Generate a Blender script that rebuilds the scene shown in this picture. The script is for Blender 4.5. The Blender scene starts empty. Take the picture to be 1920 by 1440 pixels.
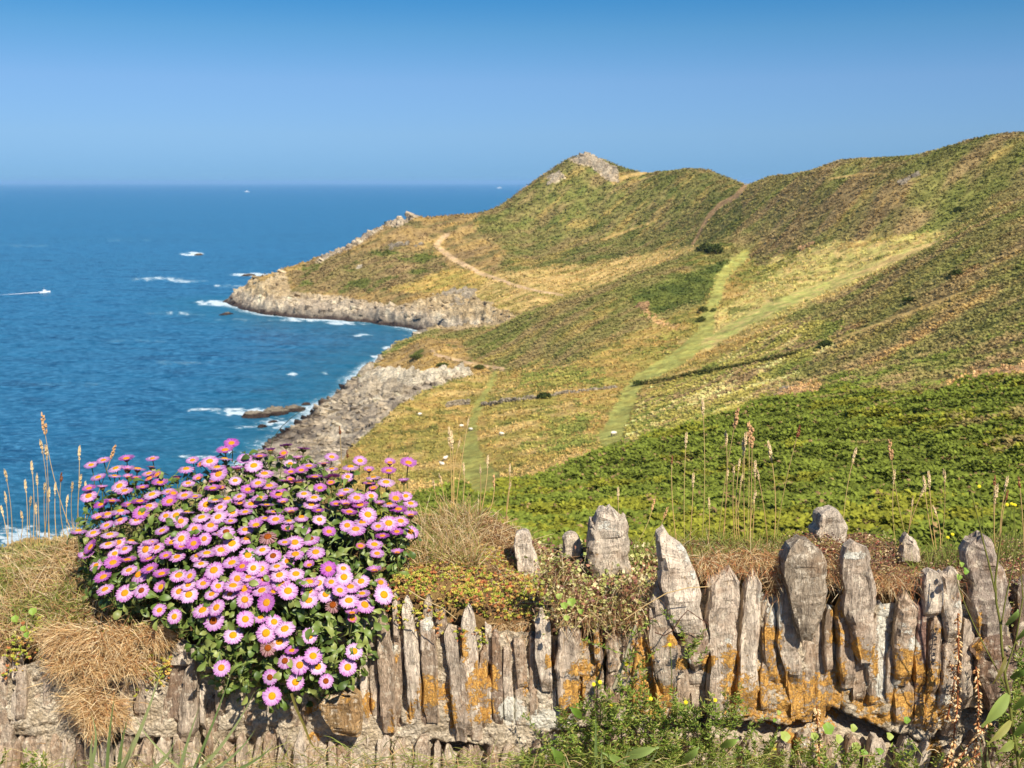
import bpy, math, random
import numpy as np
from mathutils import Vector, Matrix

# ------------------------------------------------------------------ camera, sky, sun, exposure
CAM_H = 70.0
SINP = 378.0 / math.hypot(378.0, 2000.0)
COSP = 2000.0 / math.hypot(378.0, 2000.0)
PITCH = math.atan2(378.0, 2000.0)
scene = bpy.context.scene
cam_d = bpy.data.cameras.new('camera')
cam = bpy.data.objects.new('camera', cam_d)
scene.collection.objects.link(cam)
cam.location = (0, 0, CAM_H)
cam.rotation_euler = (math.pi / 2 - PITCH, 0, 0)
cam_d.sensor_width = 36.0
cam_d.lens = 37.5
cam_d.clip_start = 0.05
cam_d.clip_end = 200000.0
cam_d.dof.use_dof = True
cam_d.dof.focus_distance = 2.15
cam_d.dof.aperture_fstop = 14.0
scene.camera = cam

SUN_EL = math.radians(45.0)
SUN_AZ = math.radians(180.0 - 28.0)      # measured clockwise from +Y (view direction): behind and to the right
sun_dir = Vector((math.sin(SUN_AZ) * math.cos(SUN_EL), math.cos(SUN_AZ) * math.cos(SUN_EL), math.sin(SUN_EL)))
world = bpy.data.worlds.new('World')
scene.world = world
world.use_nodes = True
nt = world.node_tree
nt.nodes.clear()
wo = nt.nodes.new('ShaderNodeOutputWorld')
bg = nt.nodes.new('ShaderNodeBackground')
sky = nt.nodes.new('ShaderNodeTexSky')
sky.sky_type = 'NISHITA'
sky.sun_disc = False
sky.sun_elevation = SUN_EL
sky.sun_rotation = SUN_AZ
sky.altitude = 0.0
sky.air_density = 1.0
sky.dust_density = 0.0
sky.ozone_density = 3.0
# the deep blue of a dry, polarised summer sky: same sky all round, bluer with height
tc = nt.nodes.new('ShaderNodeTexCoord')
sx = nt.nodes.new('ShaderNodeSeparateXYZ')
rp = nt.nodes.new('ShaderNodeValToRGB')
mx = nt.nodes.new('ShaderNodeMix'); mx.data_type = 'RGBA'; mx.blend_type = 'MULTIPLY'
mx.inputs[0].default_value = 1.0
nt.links.new(tc.outputs['Generated'], sx.inputs[0])
nt.links.new(sx.outputs['Z'], rp.inputs[0])
cr = rp.color_ramp
cr.elements[0].position = 0.0; cr.elements[0].color = (0.169, 0.388, 0.866, 1)
cr.elements[1].position = 1.0; cr.elements[1].color = (0.72, 0.95, 1.2, 1)
for p, c in ((0.014, (0.201, 0.407, 0.872)), (0.0425, (0.3, 0.478, 0.836)), (0.089, (0.375, 0.543, 0.824)), (0.131, (0.28, 0.544, 0.766)), (0.158, (0.178, 0.505, 0.753)), (0.20, (0.20, 0.55, 0.86)), (0.45, (0.30, 0.62, 0.95))):
    e = cr.elements.new(p); e.color = (*c, 1)
nt.links.new(sky.outputs[0], mx.inputs[6])
nt.links.new(rp.outputs[0], mx.inputs[7])
nt.links.new(mx.outputs[2], bg.inputs[0])
bg.inputs[1].default_value = 0.073
nt.links.new(bg.outputs[0], wo.inputs[0])

sun_l = bpy.data.lights.new('sun', 'SUN')
sun_l.energy = 4.9
sun_l.angle = math.radians(0.55)
sun_l.color = (1.0, 0.93, 0.82)
sun_o = bpy.data.objects.new('sun', sun_l)
sun_o.location = (0, -20, 120)
sun_o.rotation_euler = sun_dir.to_track_quat('Z', 'Y').to_euler()
scene.collection.objects.link(sun_o)

vs = scene.view_settings
vs.view_transform = 'Standard'
vs.look = 'None'
vs.exposure = 0.68
vs.gamma = 1.0
vs.use_curve_mapping = False
scene.cycles.max_bounces = 6
scene.cycles.diffuse_bounces = 3
scene.cycles.transparent_max_bounces = 8
scene.cycles.use_denoising = True
scene.cycles.caustics_reflective = False

random.seed(7)
rng = np.random.default_rng(7)

# ------------------------------------------------------------------ helpers
def P(px, py, d):
    """the point of the place seen at (px, py) of the photograph at forward distance d"""
    xc = (np.asarray(px, float) - 960.0) / 2000.0
    yc = (720.0 - np.asarray(py, float)) / 2000.0
    fy = COSP + yc * SINP
    k = np.asarray(d, float) / fy
    return xc * k, fy * k, CAM_H + (-SINP + yc * COSP) * k

def W(px, py, z=0.0):
    xc = (px - 960.0) / 2000.0
    yc = (720.0 - py) / 2000.0
    fz = -SINP + yc * COSP
    k = (z - CAM_H) / fz
    return xc * k, (COSP + yc * SINP) * k

def to_px(x, y, z):
    h = z - CAM_H
    depth = y * COSP - h * SINP
    up = y * SINP + h * COSP
    depth = np.where(np.abs(depth) < 1e-6, 1e-6, depth)
    return 960.0 + 2000.0 * x / depth, 720.0 - 2000.0 * up / depth

def _h(ix, iy, iz, seed):
    n = (ix.astype(np.int64) * 374761393 + iy.astype(np.int64) * 668265263 + iz.astype(np.int64) * 2147483647 + seed * 1274126177) & 0xffffffff
    n = ((n ^ (n >> 13)) * 1274126177) & 0xffffffff
    n = n ^ (n >> 16)
    return (n & 0xffff) / 65535.0

def vnoise(x, y, seed=0):
    x = np.asarray(x, float); y = np.asarray(y, float)
    ix = np.floor(x); iy = np.floor(y)
    fx = x - ix; fy = y - iy
    fx = fx * fx * (3 - 2 * fx); fy = fy * fy * (3 - 2 * fy)
    z = np.zeros_like(ix)
    a = _h(ix, iy, z, seed); b = _h(ix + 1, iy, z, seed)
    c = _h(ix, iy + 1, z, seed); d = _h(ix + 1, iy + 1, z, seed)
    return (a * (1 - fx) + b * fx) * (1 - fy) + (c * (1 - fx) + d * fx) * fy

def vnoise3(x, y, z, seed=0):
    ix = np.floor(x); iy = np.floor(y); iz = np.floor(z)
    fx = x - ix; fy = y - iy; fz = z - iz
    fx = fx * fx * (3 - 2 * fx); fy = fy * fy * (3 - 2 * fy); fz = fz * fz * (3 - 2 * fz)
    def q(dz):
        a = _h(ix, iy, iz + dz, seed); b = _h(ix + 1, iy, iz + dz, seed)
        c = _h(ix, iy + 1, iz + dz, seed); d = _h(ix + 1, iy + 1, iz + dz, seed)
        return (a * (1 - fx) + b * fx) * (1 - fy) + (c * (1 - fx) + d * fx) * fy
    return q(0) * (1 - fz) + q(1) * fz

def fbm(x, y, seed=0, octv=4, gain=0.5):
    s = 0.0; a = 1.0; t = 0.0; x = np.asarray(x, float); y = np.asarray(y, float)
    for k in range(octv):
        s = s + a * vnoise(x * 2 ** k + 17.3 * k, y * 2 ** k - 9.1 * k, seed + k)
        t += a; a *= gain
    return s / t * 2 - 1          # -1..1

def fbm3(x, y, z, seed=0, octv=3, gain=0.5):
    s = 0.0; a = 1.0; t = 0.0
    for k in range(octv):
        s = s + a * vnoise3(x * 2 ** k + 17.3 * k, y * 2 ** k - 9.1 * k, z * 2 ** k + 5.7 * k, seed + k)
        t += a; a *= gain
    return s / t * 2 - 1

def sstep(a, b, x):
    t = np.clip((x - a) / (b - a), 0, 1)
    return t * t * (3 - 2 * t)

def inside(px, py, poly):
    poly = np.asarray(poly, float)
    r = np.zeros(np.shape(px), bool)
    n = len(poly)
    for i in range(n):
        x1, y1 = poly[i]; x2, y2 = poly[(i + 1) % n]
        if y1 == y2:
            continue
        c = ((y1 > py) != (y2 > py)) & (px < (x2 - x1) * (py - y1) / (y2 - y1) + x1)
        r ^= c
    return r

def dist_line(px, py, pts, closed=False):
    pts = np.asarray(pts, float)
    best = np.full(np.shape(px), 1e9)
    n = len(pts) - (0 if closed else 1)
    for i in range(n):
        ax, ay = pts[i]; bx, by = pts[(i + 1) % len(pts)]
        dx, dy = bx - ax, by - ay
        t = np.clip(((px - ax) * dx + (py - ay) * dy) / (dx * dx + dy * dy + 1e-12), 0, 1)
        best = np.minimum(best, np.hypot(px - ax - t * dx, py - ay - t * dy))
    return best

def lin(r, g, b):
    f = lambda c: ((c / 255 + 0.055) / 1.055) ** 2.4 if c > 10 else c / 255 / 12.92
    return np.array([f(r), f(g), f(b)])

def mesh_np(name, verts, faces, cols=None, mat=None, smooth=True, attrs=None, parent=None, loops=None):
    """verts (n,3); faces (m,k) with k 3 or 4, or list of arrays; cols per vertex (n,3)"""
    me = bpy.data.meshes.new(name)
    verts = np.asarray(verts, np.float32)
    fl = faces if isinstance(faces, list) else [faces]
    fl = [np.asarray(f, np.int32) for f in fl if len(f)]
    me.vertices.add(len(verts))
    me.vertices.foreach_set('co', verts.ravel())
    tot = np.concatenate([np.full(len(f), f.shape[1], np.int32) for f in fl])
    idx = np.concatenate([f.ravel() for f in fl])
    st = np.concatenate([[0], np.cumsum(tot)[:-1]]).astype(np.int32)
    me.loops.add(len(idx)); me.loops.foreach_set('vertex_index', idx)
    me.polygons.add(len(tot)); me.polygons.foreach_set('loop_start', st); me.polygons.foreach_set('loop_total', tot)
    me.polygons.foreach_set('use_smooth', np.full(len(tot), smooth))
    if cols is not None:
        a = me.color_attributes.new('Col', 'FLOAT_COLOR', 'POINT')
        c4 = np.ones((len(verts), 4), np.float32); c4[:, :3] = cols
        a.data.foreach_set('color', c4.ravel())
    for k, v in (attrs or {}).items():
        a = me.attributes.new(k, 'FLOAT', 'POINT')
        a.data.foreach_set('value', np.asarray(v, np.float32))
    me.update(calc_edges=True)
    if mat:
        me.materials.append(mat)
    o = bpy.data.objects.new(name, me)
    scene.collection.objects.link(o)
    if parent is not None:
        o.parent = parent
    return o

def tag(o, label=None, cat=None, group=None, kind=None):
    if label: o['label'] = label
    if cat: o['category'] = cat
    if group: o['group'] = group
    if kind: o['kind'] = kind
    return o

def empty(name, loc, label=None, cat=None, group=None, rz=0.0):
    o = bpy.data.objects.new(name, None)
    o.empty_display_size = 0.1
    o.location = loc; o.rotation_euler = (0, 0, rz)
    scene.collection.objects.link(o)
    return tag(o, label, cat, group)

class N:
    """tiny node helper"""
    def __init__(s, name):
        s.m = bpy.data.materials.new(name); s.m.use_nodes = True
        s.t = s.m.node_tree; s.t.nodes.clear()
        s.out = s.t.nodes.new('ShaderNodeOutputMaterial')
    def n(s, ty, **kw):
        nd = s.t.nodes.new(ty)
        for k, v in kw.items():
            if k.startswith('i_'):
                nd.inputs[int(k[2:]) if k[2:].isdigit() else k[2:].replace('_', ' ')].default_value = v
            else:
                setattr(nd, k, v)
        return nd
    def l(s, a, b):
        s.t.links.new(a, b)
    def noise(s, vec, scale, detail=4, rough=0.6, dist=0.0):
        nd = s.n('ShaderNodeTexNoise')
        nd.inputs['Scale'].default_value = scale; nd.inputs['Detail'].default_value = detail
        nd.inputs['Roughness'].default_value = rough; nd.inputs['Distortion'].default_value = dist
        if vec is not None: s.l(vec, nd.inputs['Vector'])
        return nd.outputs['Fac']
    def ramp(s, fac, stops, interp='LINEAR'):
        nd = s.n('ShaderNodeValToRGB'); cr = nd.color_ramp; cr.interpolation = interp
        while len(cr.elements) < len(stops): cr.elements.new(0.5)
        for e, (p, c) in zip(cr.elements, stops):
            e.position = p; e.color = (*c, 1) if not np.isscalar(c) else (c, c, c, 1)
        s.l(fac, nd.inputs[0]); return nd.outputs[0]
    def mix(s, fac, a, b, blend='MIX'):
        nd = s.n('ShaderNodeMix', data_type='RGBA', blend_type=blend)
        for v, i in ((fac, 0), (a, 6), (b, 7)):
            if hasattr(v, 'links') or hasattr(v, 'is_linked'): s.l(v, nd.inputs[i])
            elif np.isscalar(v): nd.inputs[i].default_value = v if i == 0 else (v, v, v, 1)
            else: nd.inputs[i].default_value = (*v, 1)
        return nd.outputs[2]
    def math(s, op, a, b=0.0, c=None):
        nd = s.n('ShaderNodeMath', operation=op)
        for v, i in ((a, 0), (b, 1), (c, 2)):
            if v is None: continue
            if hasattr(v, 'is_linked'): s.l(v, nd.inputs[i])
            else: nd.inputs[i].default_value = v
        return nd.outputs[0]
    def bump(s, h, strength, dist):
        nd = s.n('ShaderNodeBump'); nd.inputs['Strength'].default_value = strength
        nd.inputs['Distance'].default_value = dist; s.l(h, nd.inputs['Height'])
        return nd.outputs[0]
    def map(s, vec, scale=(1, 1, 1), rot=(0, 0, 0)):
        nd = s.n('ShaderNodeMapping'); nd.inputs['Scale'].default_value = scale; nd.inputs['Rotation'].default_value = rot
        s.l(vec, nd.inputs[0]); return nd.outputs[0]
    def pbr(s, col, rough=0.9, normal=None, spec=0.2):
        nd = s.n('ShaderNodeBsdfPrincipled')
        if hasattr(col, 'is_linked'): s.l(col, nd.inputs['Base Color'])
        else: nd.inputs['Base Color'].default_value = (*col, 1)
        if hasattr(rough, 'is_linked'): s.l(rough, nd.inputs['Roughness'])
        else: nd.inputs['Roughness'].default_value = rough
        nd.inputs['Specular IOR Level'].default_value = spec
        if normal is not None: s.l(normal, nd.inputs['Normal'])
        return nd.outputs[0]

# ------------------------------------------------------------------ the lie of the land
ctrl = [
 # slope just behind the wall
 (1000,1000,45),(1500,980,40),(1900,1000,28),(1000,950,70),(1200,950,60),(1300,880,85),(1500,850,85),(1900,900,50),
 (1900,780,80),(1700,780,100),(1500,760,145),(1560,720,180),(1900,690,125),(1700,700,160),(1550,650,240),(1900,480,250),
 (1900,550,200),(1700,600,230),(1450,620,290),(1700,490,310),(1600,545,310),(1920,395,310),(1850,430,300),
 # brow of the bracken and the dip behind it
 (800,935,80),(900,915,95),(1000,912,95),(1140,850,110),(1300,800,125),(1400,765,140),
 (900,945,140),(1000,930,150),(1140,872,150),(1300,818,170),
 # field
 (700,860,235),(780,920,185),(650,835,262),(900,905,185),(1000,880,180),(1150,830,200),(1000,860,200),(1200,760,250),
 (1100,740,275),(960,740,290),(890,760,290),(800,770,290),(760,760,295),(1300,750,225),(1400,700,240),(1300,680,290),
 (1340,600,350),(1330,560,380),(1350,520,420),(1395,475,470),(1480,540,370),(1600,500,380),(1750,440,380),(1440,480,440),
 # rock shelf
 (640,770,310),(600,800,290),(690,740,320),(690,800,265),(640,840,255),(730,700,370),(760,690,380),(750,700,360),
 (860,700,340),(800,660,385),(720,680,390),(800,640,400),(860,640,415),
 # mound across the middle, dip behind
 (870,630,420),(1000,580,430),(1100,545,440),(1200,505,455),(1300,470,470),(1350,458,480),(900,690,360),(1000,680,350),
 (1100,640,350),(1200,600,365),(1240,570,385),(1000,600,465),(1100,572,485),(1200,528,505),(1300,487,510),
 (1060,550,520),(1200,500,560),(1290,460,560),(1000,560,500),(930,590,480),
 # headland
 (950,600,475),(860,575,520),(740,558,560),(620,548,590),(540,535,605),(620,500,620),(700,520,600),(800,480,630),
 (820,455,650),(900,500,600),(900,430,670),(960,480,620),(750,405,690),(680,440,675),(600,480,650),(530,517,620),
 (860,403,700),(920,398,710),(980,358,730),(1050,312,745),(1075,298,750),(1105,294,750),(1150,308,750),(1205,323,740),
 (1270,322,720),(1330,322,700),(1370,335,670),(1395,348,640),(1440,331,600),(1580,301,520),(1760,281,470),(1850,256,450),(1920,251,440),
 (1100,400,690),(1100,480,610),(1200,420,650),(1300,400,620),(1300,440,580),(1000,420,690),(1000,480,630),
 (1500,400,470),(1500,450,440),(1700,380,410),(1700,430,390),(1900,330,400),(1850,400,340),
 # hidden seaward slope at the left
 (0,1125,20),(0,1125,60),(0,1115,150),(300,1100,20),(300,1070,60),(300,1060,150),(600,990,40),(600,960,100),(620,900,190),(480,900,230),
]
pts3 = [P(a, b, c) for a, b, c in ctrl]
for (a, b, c) in ((750,405,690),(860,403,700),(920,398,710),(980,358,730),(1050,312,745),(1105,294,750),(1150,308,750),(1205,323,740),
                  (1330,322,700),(1395,348,640),(1440,331,600),(1580,301,520),(1760,281,470),(1920,251,440)):
    x, y, z = P(a, b, c)
    s = (c + 90) / c
    pts3.append((x * s, y * s, z - 22)); s = (c + 220) / c
    pts3.append((x * s, y * s, max(z - 50, 12)))
for ax in (-0.75, -0.45, -0.2, 0.0, 0.2, 0.45, 0.75):
    pts3.append((ax * 2.8, 2.8, 68.75)); pts3.append((ax * 8, 8, 66.3 - 0.4 * (ax < 0)))
    pts3.append((ax * 20, 20, 62.4 if ax > -0.1 else 61.2))
for (x, y, z) in ((90, 60, 62), (190, 130, 66), (300, 260, 84), (420, 420, 96), (500, 620, 96), (-60, 60, 40), (-130, 100, 10), (-150, 400, 8), (-260, 600, 5)):
    pts3.append((x, y, z))
pts3 = np.array([[float(v) for v in p] for p in pts3])

def quv(x, y):
    return np.arctan2(x, y) * 2.2, np.log(np.hypot(x, y))
def tps(r2):
    return 0.5 * r2 * np.log(r2 + 1e-12)
cu, cv = quv(pts3[:, 0], pts3[:, 1])
n_ = len(cu)
K = tps((cu[:, None] - cu) ** 2 + (cv[:, None] - cv) ** 2)
K[np.diag_indices(n_)] += 2e-4
Pm = np.stack([np.ones(n_), cu, cv], 1)
A = np.zeros((n_ + 3, n_ + 3)); A[:n_, :n_] = K; A[:n_, n_:] = Pm; A[n_:, :n_] = Pm.T
wts = np.linalg.solve(A, np.concatenate([pts3[:, 2], np.zeros(3)]))

coast = [(-700,-60),(-260,120),(-150,165), W(0,1062), W(150,1050), W(300,965), W(440,890), W(490,852), W(520,818), W(555,800), W(585,782),
         W(610,762), W(650,730), W(672,712), W(700,690), W(735,668), W(790,654), W(850,650), W(900,644), W(905,640), W(862,633), W(800,622),
         W(740,612), W(700,605), W(620,600), W(560,597), W(500,590), W(450,579), W(418,566), (-152,640), (-122,690), (-90,745), (-50,800),
         (10,870), (110,920), (320,960), (620,960), (1300,960), (1300,-200), (-700,-200)]
coast = [(float(a), float(b)) for a, b in coast]

def coast_sd(x, y):
    wx = x + 3.0 * fbm(x / 14, y / 14, 50) + 1.2 * fbm(x / 3.5, y / 3.5, 51)
    wy = y + 3.0 * fbm(x / 14, y / 14, 54) + 1.2 * fbm(x / 3.5, y / 3.5, 55)
    d = dist_line(wx, wy, coast, True)
    return np.where(inside(wx, wy, coast), d, -d)

def base_z(x, y):
    u, v = quv(x, y)
    out = np.empty(u.shape)
    uf, vf = u.ravel(), v.ravel(); o = out.ravel()
    for s in range(0, len(uf), 20000):
        e = s + 20000
        r2 = (uf[s:e, None] - cu) ** 2 + (vf[s:e, None] - cv) ** 2
        o[s:e] = tps(r2) @ wts[:n_] + wts[n_] + wts[n_ + 1] * uf[s:e] + wts[n_ + 2] * vf[s:e]
    r = np.hypot(x, y)
    t = sstep(9, 24, r)
    return o.reshape(u.shape) * t + (1 - t) * (68.55 - 0.44 * (r - 2.8) - 0.02 * np.minimum(0, x))

def land(x, y, detail=True):
    z = base_z(x, y)
    r = np.hypot(x, y)
    sd = coast_sd(x, y)
    px, py = to_px(x, y, z)
    if detail:
        amp = sstep(15, 300, r)
        z = z + amp * (1.5 * fbm(x / 34, y / 34, 3) + 0.7 * fbm(x / 11, y / 11, 4) + 0.22 * fbm(x / 3.0, y / 3.0, 5, 3))
        z = z + (1 - amp) * 0.25 * fbm(x / 4, y / 4, 6)
    # cliffs: the land may not stand higher than this above the sea
    rid = 1 - np.abs(fbm((x + 0.4 * y) / 9, (y - 0.4 * x) / 26, 21, 4))
    c = np.where(sd > 0, 0.2 + sd * (0.62 + 0.5 * rid) , -0.1 + sd * 0.6)
    c = c + sstep(0, 4, sd) * (1.6 * (rid - 0.6) * 2 + 0.7 * fbm(x / 2.6, y / 2.6, 25, 3))
    k = 1.2
    h = np.clip(0.5 + 0.5 * (c - z) / k, 0, 1)
    zz = c * (1 - h) + z * h - k * h * (1 - h)
    return zz, sd, (c < z + 0.5), z

# rows and columns of the sheet of land
ang = np.radians(np.concatenate([np.linspace(-37, -27.6, 34), np.linspace(-27.5, 27.5, 720), np.linspace(27.6, 37, 34)]))
rad = np.concatenate([np.geomspace(2.5, 240, 400), np.arange(240.7, 480, 0.85), np.arange(481, 640, 0.75), np.arange(640, 800, 2.0), np.arange(802, 1150, 12)])
AA, RR = np.meshgrid(ang, rad)
gx = RR * np.sin(AA); gy = RR * np.cos(AA)
gz, gsd, gcliff, gbase = land(gx, gy)
gpx, gpy = to_px(gx, gy, gz)
# ------------------------------------------------------------------ what grows where (traced once, then carried by the ground itself)
def blob(px, py, poly, wob, soft=None):
    return inside(px + wob[0], py + wob[1], poly)

def wob_at(x, y, a, jit=0.45):
    s = np.hypot(x, y) / 300.0 + 0.15
    jx = rng.normal(0, a * jit, np.shape(x)); jy = rng.normal(0, a * jit * 0.6, np.shape(x))
    return (jx + a * fbm(x / (7 * s), y / (7 * s), 71, 4), jy + a * 0.7 * fbm(x / (7 * s), y / (7 * s), 81, 4))

C = {
 'gold': lin(196,162,92), 'dry': lin(212,180,114), 'olive': lin(160,148,74), 'pale': lin(196,184,104), 'track': lin(168,168,90),
 'green': lin(113,118,54), 'dark': lin(78,88,38), 'brown': lin(146,122,82), 'russet': lin(150,112,74), 'heath': lin(134,122,72),
 'rock': lin(212,194,164), 'rockl': lin(244,228,196), 'wet': lin(84,66,54), 'path': lin(214,180,138), 'sand': lin(208,166,116),
 'bracken': lin(106,118,44), 'grey': lin(172,158,138),
}
ALB = 0.74     # sunlit colours of the photograph to surface colours
for k_ in C: C[k_] = C[k_] * ALB

POLY = dict(
 headgreen=[(890,412),(950,378),(1000,345),(1060,305),(1100,292),(1210,320),(1340,320),(1400,350),(1395,420),(1330,468),(1290,466),(1180,480),(1100,500),(1020,505),(960,520),(930,505),(945,470),(900,440)],
 headgrey=[(590,487),(640,475),(700,470),(760,468),(825,480),(835,500),(790,520),(720,545),(640,548),(560,538),(540,515)],
 headgold=[(720,545),(790,520),(850,500),(920,512),(980,530),(960,560),(880,550),(800,548)],
 valley=[(930,512),(1030,505),(1110,498),(1180,480),(1290,462),(1330,470),(1200,512),(1100,548),(1000,585),(930,590),(850,560),(900,540)],
 cliff=[(405,600),(400,560),(470,535),(535,508),(548,545),(640,552),(700,566),(740,575),(800,560),(840,548),(880,552),(960,598),(960,660),(600,625)],
 mound=[(850,650),(880,622),(1000,578),(1100,543),(1200,504),(1300,466),(1352,452),(1392,468),(1375,500),(1340,530),(1320,560),(1240,568),(1200,600),(1130,640),(1050,668),(960,690),(900,680)],
 moundgreen=[(1180,560),(1260,520),(1330,500),(1370,480),(1345,530),(1310,570),(1250,585),(1210,600)],
 spur=[(690,712),(705,680),(760,650),(800,636),(860,636),(880,672),(940,690),(880,712),(790,716),(740,700)],
 rocknear=[(400,940),(480,850),(520,800),(560,775),(600,745),(650,720),(700,688),(740,700),(800,712),(870,690),(872,704),(800,735),(745,765),(700,800),(650,845),(620,900),(560,960)],
 field=[(600,960),(650,845),(700,800),(745,765),(800,735),(880,705),(1000,695),(1100,670),(1200,620),(1240,600),(1310,575),(1345,525),(1400,480),(1440,520),(1480,600),(1450,620),(1380,660),(1300,710),(1200,760),(1160,845),(960,918),(760,950)],
 pale=[(1385,560),(1420,520),(1450,485),(1560,452),(1700,440),(1800,428),(1740,462),(1650,515),(1560,560),(1460,600),(1340,640),(1320,600)],
 palegold=[(1560,458),(1640,446),(1800,430),(1830,424),(1720,440),(1600,462)],
 east=[(1165,840),(1200,745),(1300,700),(1400,650),(1470,610),(1540,600),(1600,620),(1500,700),(1440,745),(1330,800)],
 eastgreen=[(1440,480),(1500,470),(1495,490),(1430,520),(1370,530),(1375,500),(1400,490)],
 bracken=[(600,985),(790,935),(900,912),(960,912),(1030,895),(1100,865),(1160,842),(1220,825),(1320,800),(1380,775),(1440,752),(1540,708),(1600,712),(1660,742),(1760,722),(1850,700),(1930,690),(2500,600),(2500,1400),(600,1400)],
 brackenhi=[(1540,705),(1640,690),(1760,660),(1930,615),(2200,560),(2200,740),(1930,700),(1800,712),(1690,745),(1620,740)],
 sand1=[(1432,762),(1465,728),(1500,716),(1545,714),(1545,740),(1500,748),(1455,756)],
 sand2=[(1690,752),(1740,730),(1800,706),(1860,690),(1930,682),(2100,672),(2100,700),(1930,716),(1860,712),(1800,722),(1740,740),(1712,760)],
 sand3=[(1195,570),(1212,572),(1230,598),(1290,620),(1220,604)],
 fieldgreen1=[(960,700),(1060,690),(1130,705),(1140,725),(1040,730),(980,718)],
 fieldgreen2=[(1000,775),(1090,760),(1120,780),(1110,840),(1020,850),(960,835),(1000,810)],
 fieldgreen3=[(1240,640),(1290,640),(1330,650),(1260,672),(1190,670),(1200,652)],
 fieldgreen4=[(1180,790),(1260,760),(1330,765),(1330,800),(1240,820),(1190,815)],
 drybelt=[(740,905),(860,905),(960,900),(1080,850),(1180,835),(1130,850),(1030,893),(930,915),(780,930)],
)
TRACKS = [  # polyline, half width px, colour, name
 ([(1397,476),(1370,500),(1352,520),(1340,560),(1325,590),(1322,630),(1280,668),(1230,695),(1196,714),(1180,740),(1160,780),(1146,822)], (9,10,11,12,13,16,15,13,11,14,19,22), 'track', 'grass_track'),
 ([(1325,645),(1400,600),(1480,565),(1600,517),(1700,478),(1758,454)], (11,12,11,9,7,4), 'track2', 'grass_track'),
 ([(1146,822),(1170,832),(1200,833)], (20,9,5), 'track', 'grass_track'),
 ([(930,700),(912,735),(898,760),(885,795),(880,835),(890,880),(905,905)], (5,6,8,9,16,24,34), 'track3', 'grass_track'),
 ([(840,440),(822,452),(816,460),(850,485),(900,512),(960,534),(1010,547),(1055,553)], (3.5,4,5,4.5,4,3.2,2.6,2), 'path', 'footpath'),
 ([(1397,350),(1380,370),(1350,385),(1330,405),(1315,430),(1299,458)], (4.5,5,5,4,3.2,2.6), 'sand', 'footpath'),
 ([(810,657),(815,665),(860,676),(900,686),(945,692)], (3,3,2.6,3,3), 'path', 'footpath'),
 ([(960,918),(985,932),(1010,948),(1045,960),(1090,975)], (5,5,4,3,2), 'path', 'footpath'),
 ([(1340,795),(1380,772),(1440,745),(1465,735)], (2,4,3,2), 'path', 'footpath'),
 ([(1230,320),(1180,330),(1150,342)], (3,4,4), 'gold', 'footpath'),
 ([(1560,640),(1650,608),(1760,565),(1830,540)], (2,3.5,3,2), 'dry', 'footpath'),
 ([(1555,336),(1620,326),(1660,326)], (2,2.5,1.5), 'gold', 'footpath'),
 ([(1130,450),(1180,432),(1215,420)], (2.5,2.5,1.5), 'gold', 'footpath'),
]

def track_mask(px, py, pl, hw):
    best = np.full(px.shape, -1e9)
    for i in range(len(pl) - 1):
        ax, ay = pl[i]; bx, by = pl[i + 1]
        dx, dy = bx - ax, by - ay
        t = np.clip(((px - ax) * dx + (py - ay) * dy) / (dx * dx + dy * dy), 0, 1)
        w = hw[i] * (1 - t) + hw[i + 1] * t
        best = np.maximum(best, w - np.hypot(px - ax - t * dx, (py - ay - t * dy)))
    return best

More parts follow.
